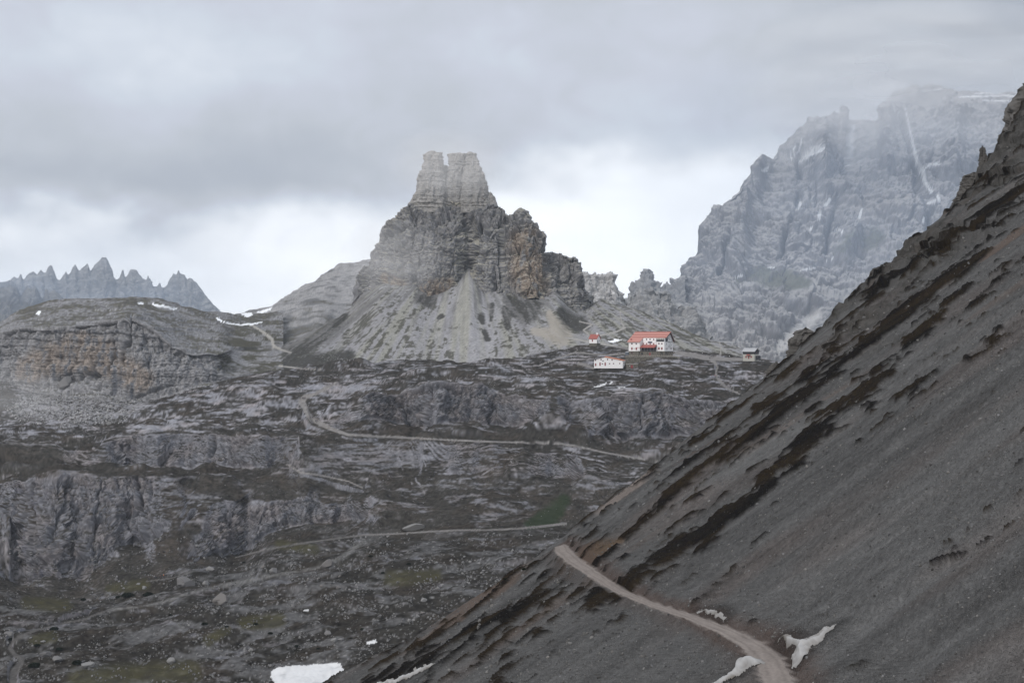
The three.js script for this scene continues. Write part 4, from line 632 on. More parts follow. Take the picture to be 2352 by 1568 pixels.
function slopeAt(q, w) {                                   // the slope's surface; fills sp
  const over = w - EDGE(q)[0], pd = pathD(w, q), turf = pd > 1.05 ? turfOn(w, q) : 0;
  let x = slopeX(q, w), y = -23 + 0.7 * q, z = -w;
  const lip = sst(-16, 22, over); y -= lip * lip * 6 + (over > 0 ? over * 0.42 : 0);   // beyond the spur's edge the ground falls away
  let d = 0.9 * fbm(w / 14, q / 30, 2, 3) + 0.34 * fbm(w / 3.2, q / 9, 5, 3);
  d += 0.55 * (bill((w - 0.1 * q) / 9, q / 70, 3.7, 2) - 0.3) - 0.25 * sst(0.12, 0.0, Math.abs(N((w - 0.1 * q) / 4, q / 40, 8.8))) * sst(0, 0.3, N(w / 20, q / 50, 2.9));
  const scale = clamp(w / 150, 0.6, 1.6);
  d += 0.11 * scale * fbm(w / 0.5, q / 0.5, 1, 3);
  d += turf * (0.26 + 0.34 * bill(w / 0.8, q / 1.6, 4, 2));
  const crag = sst(0.10, 0.4, fbm(w / 13, q / 9, 11, 3) + 0.35 * sst(24, 40, q) * sst(26, 4, Math.abs(over + 8)) + 0.4 * sst(70, 95, q)) * sst(22, 30, q) * sst(-46, -10, over);
  if (crag > 0) { const yy = (y + 2.2 * fbm(w / 7, q / 7, 1, 3)) / 1.9, f = Math.floor(yy), u = yy - f; d += crag * (1.2 * hash(f + 40) - 0.3 + 0.8 * (sst(0.3, 0.6, u) - u) + 1.3 * (bill(w / 2.2, q / 2.4, 2, 3) - 0.3)); }
  if (pd < 2.4) d *= sst(0.8, 1.8, pd) * 0.88 + 0.12;
  x += SN.x * d; y += SN.y * d; z += SN.z * d;
  if (pd < 2.6) {                                          // a level bed cut into the slope
    let best = 1e9, qb = 0;
    for (let s = 0; s < PATH_C.length - 1; s++) { const A = PATH_C[s], B = PATH_C[s + 1], bx = B[0] - A[0], by = B[1] - A[1], u = clamp(((w - A[0]) * bx + (q - A[1]) * by) / (bx * bx + by * by)), dd = Math.hypot(w - A[0] - bx * u, q - A[1] - by * u); if (dd < best) { best = dd; qb = A[1] + by * u; } }
    y = lerp(y, -23 + 0.7 * qb + (q - qb) * 0.16 + 0.06 * fbm(w / 1.5, q / 0.7, 2, 2) - (over > 0 ? over * 0.3 : 0) - lip * lip * 6, sst(1.9, 0.85, pd));
  }
  sp.x = x; sp.y = y; sp.z = z; sp.pd = pd; sp.turf = turf; sp.crag = crag; sp.over = over; return sp;
}
function slopeColor(c, q, w) {
  const { pd, turf, crag } = sp, g1 = N(w / 0.33, q / 0.33, 3), g2 = fbm(w / 1.2, q / 1.6, 8, 3), g3 = fbm(w / 9, q / 22, 1, 3), warm = sst(0.0, 0.35, fbm(w / 10 + 4, q / 24, 9, 3));
  const s = 0.079 * (1 + 0.34 * g1 + 0.34 * g2 + 0.36 * g3 + 0.5 * fbm((w - 0.1 * q) / 3.5, q / 34, 6.1, 3)); setC(c, s * lerp(1, 1.07, warm), s * lerp(0.985, 0.965, warm), s * lerp(0.975, 0.92, warm));  // low base tone: the foreground's cloud shade is put into the scree colour
  const pink = sst(0.2, 0.42, fbm(w / 6 + 20, q / 20, 4, 3)) * sst(140, 190, w); mixC(c, 0.10, 0.074, 0.06, pink * 0.7);
  const och = sst(1.4, 0.3, lineDist(OCHRE, w, q) + 0.5 * g2); mixC(c, 0.095, 0.066, 0.044, och * 0.8);
  const far = lineDist(FARBEND, w, q); if (far < 1.8) { const p = 0.15 * (1 + 0.2 * g2 + 0.1 * g1); mixC(c, p, p * 0.86, p * 0.78, sst(1.5, 0.7, far + 0.4 * g2)); }
  const red = pd < 3.4 && pd > 0.9 ? sst(3.2, 1.2, pd + g2) * (q > 0 ? 0.75 : 0.3) : 0; mixC(c, 0.07, 0.052, 0.045, red);
  for (const p of WET) { const e = p(w, q); if (e < 1) { const m = 1 - 0.4 * sst(1, 0.3, e); c.r *= m; c.g *= m; c.b *= m; } }
  if (crag > 0) { const q2 = 0.055 * (1 + 0.7 * g2); mixC(c, q2, q2 * 0.95, q2 * 0.88, crag * 0.8); }
  const br = sst(-0.2, 0.25, fbm(w / 4, q / 9, 2.2, 2)); mixC(c, lerp(0.007, 0.017, br) * (1 + 0.5 * g1), lerp(0.0063, 0.0125, br) * (1 + 0.5 * g1), lerp(0.006, 0.008, br), turf * 0.94);
  if (pd < 1.06) { const p = 0.205 * (1 + 0.12 * g2 + 0.1 * g1 + 0.12 * fbm(w / 2.5, q / 0.4, 3, 2)) * (1 - 0.14 * sst(0.25, 0, Math.abs(pd - 0.55))); mixC(c, p, p * 0.88, p * 0.81, sst(1.06, 0.8, pd + 0.25 * g2)); }
}
{
  const NQ = 760, NW = 400, n = NQ * NW, Q = new Float32Array(n * 3), C = new Float32Array(n * 3), UV = new Float32Array(n * 2), onPath = new Uint8Array(n), c = { r: 0, g: 0, b: 0 };
  for (let i = 0; i < NQ; i++) {
    const q = -62 + 190 * i / (NQ - 1), we = EDGE(q)[0], w0 = Math.min(Math.max(q < 20 ? F * (23 - 0.7 * q) / 1010 : 0, 64 + 1.8 * q, 52), we - 40);
    for (let j = 0; j < NW; j++) {
      const k = i * NW + j, t = j / (NW - 1), back = t > 0.9, w = back ? we + 60 * Math.pow((t - 0.9) / 0.1, 1.5) : w0 * Math.pow(we / w0, t / 0.9);
      slopeAt(q, w); slopeColor(c, q, w);
      Q[k * 3] = sp.x; Q[k * 3 + 1] = sp.y; Q[k * 3 + 2] = sp.z; C[k * 3] = c.r; C[k * 3 + 1] = c.g; C[k * 3 + 2] = c.b; UV[k * 2] = w; UV[k * 2 + 1] = q * 1.22; onPath[k] = sp.pd < 0.96 ? 1 : 0;
    }
  }
  const idx = [[], []];
  for (let i = 0; i < NQ - 1; i++) for (let j = 0; j < NW - 1; j++) { const a = i * NW + j, b = a + 1, d = a + NW, e = d + 1; idx[0].push(a, d, b, b, d, e); }
  const g = new THREE.BufferGeometry(); g.setAttribute('position', new THREE.BufferAttribute(Q, 3)); g.setAttribute('color', new THREE.BufferAttribute(C, 3)); g.setAttribute('uv', new THREE.BufferAttribute(UV, 2));
  const all = new Uint32Array(idx[0].length + idx[1].length); all.set(idx[0]); all.set(idx[1], idx[0].length); g.setIndex(new THREE.BufferAttribute(all, 1)); g.computeVertexNormals();
  // grit: fine relief below the size of the mesh, repeated every 6 m with a coarse layer that hides the repeat
  const T = 512, px = new Uint8Array(T * T * 4);
  { const stones = []; for (let i = 0; i < 5200; i++) stones.push([rnd() * T, rnd() * T, 2 + 9 * Math.pow(rnd(), 3), 0.4 + 0.6 * rnd(), rnd() * 6.3]); const hgt = new Float32Array(T * T);
    for (const [x, y, r, v, a] of stones) { const ca = Math.cos(a), sa = Math.sin(a); for (let dy = -Math.ceil(r); dy <= r; dy++) for (let dx = -Math.ceil(r); dx <= r; dx++) { const u = dx * ca + dy * sa, w = (dy * ca - dx * sa) * 1.5, dd = Math.max(Math.abs(u), Math.abs(w), (Math.abs(u) + Math.abs(w)) * 0.72) / r; if (dd < 1) { const k = ((Math.floor(y + dy) + T) % T) * T + (Math.floor(x + dx) + T) % T; hgt[k] = Math.max(hgt[k], v * Math.min(1, (1 - dd) * 2.2) * r / 11); } } }
    for (let k = 0; k < T * T; k++) { const v = clamp(hgt[k] * 230 + 12 * hash(k), 0, 255); px[k * 4] = px[k * 4 + 1] = px[k * 4 + 2] = v; px[k * 4 + 3] = 255; } }
  const grit = new THREE.DataTexture(px, T, T); grit.wrapS = grit.wrapT = THREE.RepeatWrapping; grit.magFilter = THREE.LinearFilter; grit.repeat.set(1 / 6, 1 / 6); grit.needsUpdate = true;
  const matScree = new THREE.MeshLambertMaterial({ vertexColors: true, color: new THREE.Color().setRGB(1.25, 1.25, 1.25), bumpMap: grit, bumpScale: 0.16 }); matScree.name = 'scree';
  g.setIndex(new THREE.BufferAttribute(Uint32Array.from(idx[0]), 1)); structure(new THREE.Mesh(g, matScree), 'scree_slope');
  const gp = new THREE.BufferGeometry(), pp = [], cc = [], id = [], NC = 26; let row = 0, dist = 0;
  for (let s = 0; s < PATH_C.length - 1; s++) { const A = PATH_C[s], B = PATH_C[s + 1], m = Math.ceil(Math.hypot(B[0] - A[0], B[1] - A[1]) / 0.16);
    for (let k = 0; k < m; k++, row++) { const u = k / m, w = lerp(A[0], B[0], u), q = lerp(A[1], B[1], u), hw = lerp(A[2], B[2], u), el = 1 + 0.34 * fbm(w / 2.2, 1, 3, 3) + 0.09 * N(w / 0.35, 5, 1), er = 1 + 0.34 * fbm(w / 2.2, 9, 3, 3) + 0.09 * N(w / 0.35, 8, 1);
      for (let i = 0; i < NC; i++) { const t = i / (NC - 1) * 2 - 1, qq = q + t * hw * (t < 0 ? el : er) * 0.97, edge = sst(1, 0.8, Math.abs(t)); slopeAt(qq, w); slopeColor(c, qq, w); const n = N(w / 0.2, qq / 0.2, 4); pp.push(sp.x, sp.y + 0.035 * edge - 0.02, sp.z);
        const p = 0.215 * (1 + 0.2 * n + 0.3 * fbm(w / 2.5, t * 2, 3, 4)) * (1 - 0.16 * sst(0.22, 0, Math.abs(Math.abs(t) - 0.45))); mixC(c, p, p * 0.875, p * 0.80, sst(1.0, 0.72, Math.abs(t) + 0.25 * N(w / 0.7, qq / 0.3, 2))); cc.push(c.r, c.g, c.b); }
      if (row) for (let i = 0; i < NC - 1; i++) { const a = (row - 1) * NC + i, b = a + NC; id.push(a, a + 1, b, b, a + 1, b + 1); } } }
  gp.setAttribute('position', new THREE.Float32BufferAttribute(pp, 3)); gp.setAttribute('color', new THREE.Float32BufferAttribute(cc, 3)); gp.setIndex(id); gp.computeVertexNormals(); if (gp.attributes.normal.getY(NC * 20 + 12) < 0) { for (let k = 0; k < id.length; k += 3) { const t = id[k]; id[k] = id[k + 1]; id[k + 1] = t; } gp.setIndex(id); gp.computeVertexNormals(); }
  PIECES.push({ path: gp }); SHEETS.push({ Q, nu: NW, nv: NQ });
}
// old snow lying on the slope: sheets with a rounded, melted edge
function slopeSnow(poly) {
  let [a, b, c, d] = box2(poly.map((p) => [p[0], p[1]]), 0); const nw = Math.ceil((c - a) / 0.13), nq = Math.ceil((d - b) / 0.05), pos = [], col = [], idx = [], id = new Int32Array((nw + 1) * (nq + 1)).fill(-1);
  const wob = (w, q) => [w + 1.4 * fbm(w / 1.8, q / 0.8, 4, 4), q + 0.5 * fbm(w / 1.6, q / 0.7, 8, 4)];
  for (let i = 0; i <= nw; i++) for (let j = 0; j <= nq; j++) {
    const w = lerp(a, c, i / nw), q = lerp(b, d, j / nq), [ww, qq] = wob(w, q); if (!inside(poly, ww, qq)) continue;
    const ed = lineDist([...poly, poly[0]].map((p) => [p[0] / 2.2, p[1], 1]), ww / 2.2, qq); slopeAt(q, w);
    const lift = 0.03 + 0.34 * sst(0, 0.5, ed) + 0.10 * fbm(w / 1.3, q / 0.6, 3, 3) * sst(0, 0.4, ed);
    id[i * (nq + 1) + j] = pos.length / 3; pos.push(sp.x + SN.x * lift, sp.y + SN.y * lift, sp.z + SN.z * lift);
    const g = fbm(w / 1.5, q / 0.8, 12, 3), p = 0.36 * (1 + 0.25 * g); const m = sst(0.35, 0.02, ed) * 0.6 + 0.5 * sst(0.15, 0.4, fbm(w / 3, q / 1, 2, 3)); col.push(lerp(p, 0.15, m), lerp(p * 0.985, 0.138, m), lerp(p * 0.98, 0.125, m));  // base tone lowered: foreground shade put into the snow colour, plus dirt
  }
  for (let i = 0; i < nw; i++) for (let j = 0; j < nq; j++) { const p = id[i * (nq + 1) + j], r = id[i * (nq + 1) + j + 1], s = id[(i + 1) * (nq + 1) + j], t = id[(i + 1) * (nq + 1) + j + 1]; if (p < 0 || t < 0) continue; if (r >= 0) idx.push(p, t, r); if (s >= 0) idx.push(p, s, t); }
  const g = new THREE.BufferGeometry(); g.setAttribute('position', new THREE.Float32BufferAttribute(pos, 3)); g.setAttribute('color', new THREE.Float32BufferAttribute(col, 3)); g.setIndex(idx); g.computeVertexNormals();
  if (g.attributes.normal.getY(0) < 0) { for (let k = 0; k < idx.length; k += 3) { const t = idx[k]; idx[k] = idx[k + 1]; idx[k + 1] = t; } g.setIndex(idx); g.computeVertexNormals(); }
  return g;
}
const SLOPEPIECES = {}; for (const [n, p] of Object.entries(SLOPESNOW)) SLOPEPIECES[n] = slopeSnow(p);

// ------------------------------------------------------------------ paths and snow lying on the ground
const matPath = new THREE.MeshLambertMaterial({ vertexColors: true }); matPath.name = 'trodden_gravel';
const matSnow = new THREE.MeshLambertMaterial({ vertexColors: true }); matSnow.name = 'old_snow';
const SNOWLABEL = {
  snow_saddle: 'curved snow band in the grassy saddle left of the tower mountain', snow_notch: 'small snow patch in the notch of the saddle skyline', snow_slope: 'slanting snow patch on the skyline right of the saddle notch',
  snow_dome: 'longest snow streak on top of the broad rock dome', snow_streak: 'thin snow dash left of the long streak on the rock dome', snow_spot: 'small lone snow spot on the far left shoulder of the dome',
  snow_chapel: 'bright snow patch between the tiny red-roofed chapel and the big hut', snow_ledge: 'largest snow sliver on the ledges below the white huts', snow_sliver: 'tiny snow sliver above right of the ledge snow below the huts', snow_gully: 'flat snow dash on the low ledge right of the snow slivers',
  snow_valley: 'wide white snowfield on the valley floor against the scree slope edge', snow_edge: 'small snow corner showing behind the edge of the scree slope', snow_scrap: 'thin snow scrap between moraine hummocks on the valley floor',
  snow_bank: 'ragged snow bank just above the gravel path', snow_wedge: 'grey snow wedge right of the path at its near bend', snow_tongue: 'dirty snow tongue left of the path at the bottom edge', snow_strip: 'narrow snow strip low on the scree slope left of the path',
};
const pathGeos = [], snowGeos = {};
for (const p of PIECES) for (const [n, g] of Object.entries(p)) { if (n === 'path') { const m = structure(new THREE.Mesh(g, matPath), 'path'); } else if (n.startsWith('snow_')) (snowGeos[n] ??= []).push(g); }
for (const [n, g] of Object.entries(SLOPEPIECES)) if (n.startsWith('snow_')) snowGeos[n] = [g];
for (const [n, gs] of Object.entries(snowGeos)) {
  gs.sort((a, b) => b.index.count - a.index.count);
  gs.forEach((g, k) => { const m = new THREE.Mesh(g, matSnow); m.name = numbered('snow_patch'); tag(m, k ? 'smaller strip beside the ' + SNOWLABEL[n] : SNOWLABEL[n], 'snow'); shade(m); scene.add(m); });
}
const FARLABEL = { 0: 'long snow couloir running down the cloudy far mountain', 2: 'upright snow streak below the jagged notch of the far mountain', 4: 'widest snowfield high on the left ridge of the far mountain', 16: 'upper snow band along the flat top of the far mountain' };
for (const [n, g] of Object.entries(big)) if (n.startsWith('far_')) {
  const i = +n.slice(4), m = new THREE.Mesh(g, matSnow); m.name = numbered('snow_patch'); shade(m); scene.add(m);
  if (FARLABEL[i]) tag(m, FARLABEL[i], 'snow'); else { g.computeBoundingSphere(); const s = g.boundingSphere.center, x = CX - s.x / s.z * F, y = CY + s.y / s.z * F; tag(m, `small far snow patch ${x < 1800 ? 'near its left skyline' : x < 1900 ? 'left of the upright streak' : x < 2040 ? 'right of the upright streak' : 'by the long couloir'} ${y < 300 ? 'in the cloud' : y < 420 ? 'on the upper face' : y < 540 ? 'at mid height' : 'on the low shelves'}`, 'snow', 'small snow patches on the far mountain'); }
}

// ------------------------------------------------------------------ what ground the eye meets at a point of the picture: used to stand things on the ground
const PICK = { w: 1176, h: 784, z: new Float32Array(1176 * 784).fill(1e9) };
for (const { Q, nu, nv } of SHEETS) {
  const X = new Float32Array(nu * nv), Y = new Float32Array(nu * nv), Z = new Float32Array(nu * nv);
  for (let v = 0; v < nu * nv; v++) { const z = -Q[v * 3 + 2]; Z[v] = z; X[v] = (CX + Q[v * 3] / z * F) / 2; Y[v] = (CY - Q[v * 3 + 1] / z * F) / 2; }
  const tri = (a, b, c) => {
    const x0 = Math.max(0, Math.ceil(Math.min(X[a], X[b], X[c]))), x1 = Math.min(1175, Math.floor(Math.max(X[a], X[b], X[c]))); if (x0 > x1) return;
    const y0 = Math.max(0, Math.ceil(Math.min(Y[a], Y[b], Y[c]))), y1 = Math.min(783, Math.floor(Math.max(Y[a], Y[b], Y[c]))); if (y0 > y1) return;
    const den = (Y[b] - Y[c]) * (X[a] - X[c]) + (X[c] - X[b]) * (Y[a] - Y[c]); if (Math.abs(den) < 1e-9) return;
    for (let y = y0; y <= y1; y++) for (let x = x0; x <= x1; x++) {
      const u = ((Y[b] - Y[c]) * (x - X[c]) + (X[c] - X[b]) * (y - Y[c])) / den, v = ((Y[c] - Y[a]) * (x - X[c]) + (X[a] - X[c]) * (y - Y[c])) / den;
      if (u < -0.001 || v < -0.001 || u + v > 1.001) continue;
      const z = 1 / (u / Z[a] + v / Z[b] + (1 - u - v) / Z[c]), k = y * 1176 + x; if (z < PICK.z[k]) PICK.z[k] = z;
    }
  };
  for (let j = 0; j < nv - 1; j++) for (let i = 0; i < nu - 1; i++) { const a = j * nu + i; tri(a, a + nu, a + 1); tri(a + 1, a + nu, a + nu + 1); }
}
function ground(px, py) { const x = clamp(Math.round(px / 2), 0, 1175), y = clamp(Math.round(py / 2), 0, 783), z = PICK.z[y * 1176 + x]; return z > 1e8 ? null : at(px, py, z); }

// ------------------------------------------------------------------ stones and boulders
function stoneGeo(detail, s, flat = 0.75) {
  let g = new THREE.IcosahedronGeometry(1, detail); const p = g.attributes.position, planes = []; for (let k = 0; k < 11; k++) { const v = new THREE.Vector3(hash(s * 97 + k * 3) - 0.5, (hash(s * 61 + k * 5) - 0.35) * 1.1, hash(s * 43 + k * 7) - 0.5).normalize(); planes.push([v.x, v.y, v.z, 0.5 + 0.3 * hash(s * 29 + k * 11)]); }
  for (let i = 0; i < p.count; i++) { const x = p.getX(i), y = p.getY(i), z = p.getZ(i), k = 1 + 0.42 * N(x * 0.9 + s * 7, y * 0.9, z * 0.9) + 0.22 * N(x * 2.1 + s * 3, y * 2.1 + 4, z * 2.1) + (detail > 1 ? 0.10 * N(x * 5 + s, y * 5, z * 5) : 0); let q = [x * k, y * k * flat, z * k]; for (const pl of planes) { const d = q[0] * pl[0] + q[1] * pl[1] + q[2] * pl[2], lim = pl[3]; if (d > lim) q = q.map((v, m) => v - pl[m] * (d - lim)); } p.setXYZ(i, ...q); }
  g.computeVertexNormals(); return g;
}
const matStone = new THREE.MeshLambertMaterial({ color: new THREE.Color().setRGB(1.25, 1.25, 1.25), flatShading: true }); matStone.name = 'stone';
const M4 = new THREE.Matrix4(), QT = new THREE.Quaternion(), EU = new THREE.Euler(), SC = new THREE.Vector3(), TMP = new THREE.Color();
function scatter(name, geo, spots) {
  const im = new THREE.InstancedMesh(geo, matStone, spots.length);
  spots.forEach(([p, s, t, warm], i) => { EU.set(rnd() * 6, rnd() * 6, rnd() * 6); QT.setFromEuler(EU); SC.set(s * (0.7 + 0.6 * rnd()), s * (0.6 + 0.5 * rnd()), s * (0.7 + 0.6 * rnd())); M4.compose(p, QT, SC); im.setMatrixAt(i, M4); TMP.setRGB(t * (1 + 0.02 * warm), t * 0.985, t * (0.985 - 0.04 * warm)); im.setColorAt(i, TMP); });
  im.name = name; im.userData.kind = 'stuff'; shade(im); scene.add(im); return im;
}
const smallStone = stoneGeo(0, 3);
{ // loose gravel on the near slope
  const spots = [];
  for (let k = 0; k < 260000 && spots.length < 150000; k++) {
    const px = -20 + 2420 * rnd(), py = 250 + 1360 * rnd(), [q, w] = onSlope(px, py); if (!(w > 40) || w > 330) continue;
    const over = w - EDGE(q)[0]; if (over > 2 || (over > -6 && rnd() < 0.4)) continue;
    const pd = pathD(w, q); if (pd < 1.02 || (pd < 1.3 && rnd() < 0.6)) continue;
    const tn = fbm(w / 6, q / 14, 21, 2); if (rnd() < 0.35 - tn) continue;
    slopeAt(q, w); if (sp.turf > 0.4 && rnd() < 0.9) continue;
    const big = rnd(), s = (0.62 + 0.9 * Math.pow(big, 5) + 2.6 * Math.pow(big, 26)) * 1.15 * w / F * 1.15, lower = q < -1 ? 1.25 : 1;
    spots.push([new THREE.Vector3(sp.x, sp.y, sp.z), s * lower, 0.098 * (0.42 + 0.8 * rnd() + 0.6 * Math.pow(rnd(), 5)), rnd() * 2 - 0.5]);
  }
  scatter('gravel', smallStone, spots);
}
{ // rubble on the valley floor, the terraces and below the left wall
  const spots = [];
  const fill = (n, x0, y0, x1, y1, s0, s1, tone, test) => { for (let k = 0; k < n; k++) { const px = lerp(x0, x1, rnd()), py = lerp(y0, y1, rnd()); if (test && !test(px, py)) continue; if (onTrail(px, py) < 1.1 || snowAt(px, py)) continue; const p = ground(px, py); if (!p || -p.z < 400) continue; const z = -p.z, s = lerp(s0, s1, Math.pow(rnd(), 4)) * z / F; p.y += s * 0.15; spots.push([p, s, tone * (0.5 + 0.8 * rnd()), rnd() - 0.3]); } };
  const clump = (px, py) => fbm(px / 50, py / 22, 5, 3) + 0.25 * fbm(px / 14, py / 8, 2, 2) > 0.02 + 0.22 * rnd();
  fill(26000, 0, 1225, 1290, 1568, 0.6, 4.4, 0.13, clump);
  fill(9000, 420, 1290, 1200, 1568, 0.6, 4.4, 0.14, clump);
  fill(2600, 0, 905, 340, 975, 0.9, 3.6, 0.26, (x, y) => inside([[10, 940], [130, 890], [250, 905], [330, 920], [280, 975], [60, 985]], x, y));
  fill(5000, 520, 860, 1700, 905, 0.5, 1.7, 0.22, clump);
  fill(3500, 380, 1000, 1450, 1225, 0.6, 2.0, 0.18, clump);
  fill(5000, 700, 780, 1330, 830, 0.5, 1.7, 0.26, clump);
  fill(3000, 1350, 700, 1720, 800, 0.5, 1.6, 0.26, clump);
  scatter('rubble', smallStone, spots);
}
const BOULDER = [1, 2, 3, 4, 5, 6].map((s) => stoneGeo(3, s, 0.8));
const matBoulder = [[0.175, 0.17, 0.168], [0.145, 0.14, 0.14], [0.21, 0.205, 0.2], [0.155, 0.145, 0.138]].map((c) => { const m = new THREE.MeshLambertMaterial({ color: new THREE.Color().setRGB(...c) }); m.name = 'limestone'; return m; });
function boulder(px, py, width, m, v, turn, label, group, tall = 1) {
  const p = ground(px, py); if (!p) return; const s = width / 2 * -p.z / F, o = new THREE.Mesh(BOULDER[v % 6], matBoulder[m % 4]); o.name = numbered('boulder');
  o.position.copy(p); o.position.y += s * 0.25 * tall; o.scale.set(s * 1.05, s * tall, s); o.rotation.set(0.2 * (hash(Math.round(px * 7)) - 0.5), turn, 0.2 * (hash(Math.round(py * 7)) - 0.5)); shade(o); tag(o, label, 'boulder', group); scene.add(o);
}
for (const [x, y, w, m, v, t, l, tall] of [
  [427, 1343, 40, 1, 0, 0.3, 'big grassy-topped boulder beside the valley path, below the right end of the left cliff', 1.1], [472, 1344, 20, 2, 1, 1.2, 'smooth round boulder just right of the grassy-topped boulder', 1], [512, 1382, 48, 3, 2, 2.2, 'broad broken brown-grey rock heap on the moraine below the round boulder', 0.75],
  [768, 1473, 16, 2, 3, 0.8, 'pale squarish block on the lower right valley floor', 1.1], [782, 1470, 13, 0, 4, 0.2, 'grey boulder touching the right side of the pale squarish block', 0.9], [753, 1456, 20, 0, 5, 1.9, 'rounded boulder above left of the pale squarish block', 0.85],
  [950, 1214, 50, 2, 0, 2.9, 'wide flat-topped rock lying on the path across the valley', 0.55], [393, 1522, 26, 2, 1, 2.5, 'light wedge-shaped boulder near the bottom left of the valley floor', 0.9], [150, 886, 32, 0, 2, 0.6, 'house-sized block leaning below the tawny left wall', 1.3],
  [107, 1505, 30, 1, 3, 0.4, 'low grey boulder behind the loop of the lower left path', 0.7], [128, 1517, 26, 0, 4, 1.4, 'boulder with shrubs around it, right of the lower left path', 0.9], [655, 1424, 16, 0, 0, 2.1, 'lone grey boulder on a low brown hummock in the valley centre', 0.9],
  [752, 1298, 30, 3, 2, 0.9, 'large cracked boulder in the middle of the pale stony runnel', 0.8], [628, 1316, 26, 0, 1, 1.1, 'big double boulder left of the pale stony runnel', 0.9], [972, 1380, 16, 2, 5, 0.5, 'pale boulder on the dark slope near the scree edge', 0.9], [200, 1532, 36, 2, 3, 1.7, 'heap-like pale boulder beside the dark shrub at the lower left', 0.7], [20, 1466, 34, 0, 1, 0.2, 'weathered rock knob above the bend of the lower left path', 0.9],
  [480, 1310, 20, 2, 4, 2.4, 'pale boulder at the foot of the middle cliff', 1], [330, 1352, 14, 2, 5, 1.2, 'small light boulder above the pair of dark shrubs', 1], [1470, 790, 9, 0, 2, 0.4, 'boulder on the ridge behind the big hut', 1],
]) boulder(x, y, w, m, v, t, l, undefined, tall);
const ZONES = [[120, 1300, 'under the high left cliff'], [330, 1340, 'near the row of hikers on the valley path'], [560, 1290, 'below the middle cliff'], [760, 1290, 'beside the pale stony runnel'], [1000, 1260, 'just below the path across the valley'], [1180, 1290, 'close under the scree slope edge'], [90, 1430, 'near the grassy mound at the left edge'], [120, 1530, 'by the lower left path'], [300, 1440, 'below the largest dwarf pine'], [350, 1530, 'on the mossy ground at the bottom left'], [520, 1420, 'around the broad broken rock heap'], [560, 1530, 'left of the wide snowfield'], [700, 1460, 'above the wide snowfield'], [780, 1390, 'in the hollow in the valley centre'], [950, 1400, 'on the dark slope near the scree edge'], [860, 1480, 'by the small snow corner']];
const zone = (x, y) => ZONES.reduce((a, b) => Math.hypot(b[0] - x, (b[1] - y) * 1.5) < Math.hypot(a[0] - x, (a[1] - y) * 1.5) ? b : a)[2];
for (let k = 0, made = 0; k < 900 && made < 150; k++) { const x = 1250 * rnd(), y = 1235 + 330 * rnd(); if (onTrail(x, y) < 2 || snowAt(x, y, 10) || fbm(x / 90, y / 40, 9, 2) < -0.05) continue; const p = ground(x, y); if (!p || -p.z < 400) continue; const wd = 4.5 + 8 * Math.pow(rnd(), 3), tone = Math.floor(rnd() * 4); boulder(x, y, wd, tone, made, rnd() * 6, `${wd > 9 ? 'large' : wd > 6 ? 'medium' : 'small'} ${['grey', 'dark grey', 'pale', 'brownish grey'][tone]} boulder ${zone(x, y)}`, 'boulders scattered on the valley floor', 0.7 + 0.4 * rnd()); made++; }
for (let k = 0, made = 0; k < 400 && made < 36; k++) { const x = 20 + 300 * rnd(), y = 915 + 60 * rnd(); if (!inside([[10, 940], [130, 895], [250, 905], [330, 920], [280, 975], [60, 985]], x, y)) continue; boulder(x, y, 5 + 8 * Math.pow(rnd(), 2), 2 + Math.floor(rnd() * 1.5), made, rnd() * 6, `pale rockfall block ${x < 110 ? 'at the left end' : x < 180 ? 'left of the middle' : x < 250 ? 'right of the middle' : 'at the right end'} of the ${y < 935 ? 'upper' : y < 955 ? 'middle' : 'lower'} rubble below the tawny wall`, 'blocks of the rockfall below the left wall', 0.9); made++; }
for (let k = 0, made = 0; k < 400 && made < 26; k++) { const x = 950 + 1100 * rnd(), y = 1000 + 560 * rnd(), p = ground(x, y); if (!p || -p.z > 260) continue; const [q, w] = onSlope(x, y); if (pathD(w, q) < 1.5 || turfOn(w, q) > 0.5) continue; const b = BOULDER[made % 6], s = (1.5 + 2.2 * Math.pow(rnd(), 2)) * w / F, o = new THREE.Mesh(b, matScreeBlock()); slopeAt(q, w); o.name = numbered('boulder'); o.position.set(sp.x, sp.y + s * 0.2, sp.z); o.scale.setScalar(s); o.rotation.set(rnd(), rnd() * 6, rnd()); shade(o); tag(o, `dark loose block on the near scree ${q < -1 ? 'below the path' : q < 12 ? 'just above the path' : q < 28 ? 'halfway up the slope' : 'high on the slope'}, ${x < 1350 ? 'toward the lower left' : x < 1650 ? 'toward the path bend' : 'toward the right edge'}`, 'boulder', 'loose blocks on the near scree slope'); scene.add(o); made++; }
function matScreeBlock() { return matScreeBlock.m ??= Object.assign(rough([0.085, 0.083, 0.082], 1), { name: 'shade_toned_limestone' }); }  // same stone as elsewhere, with the slope's foreground shade in its colour

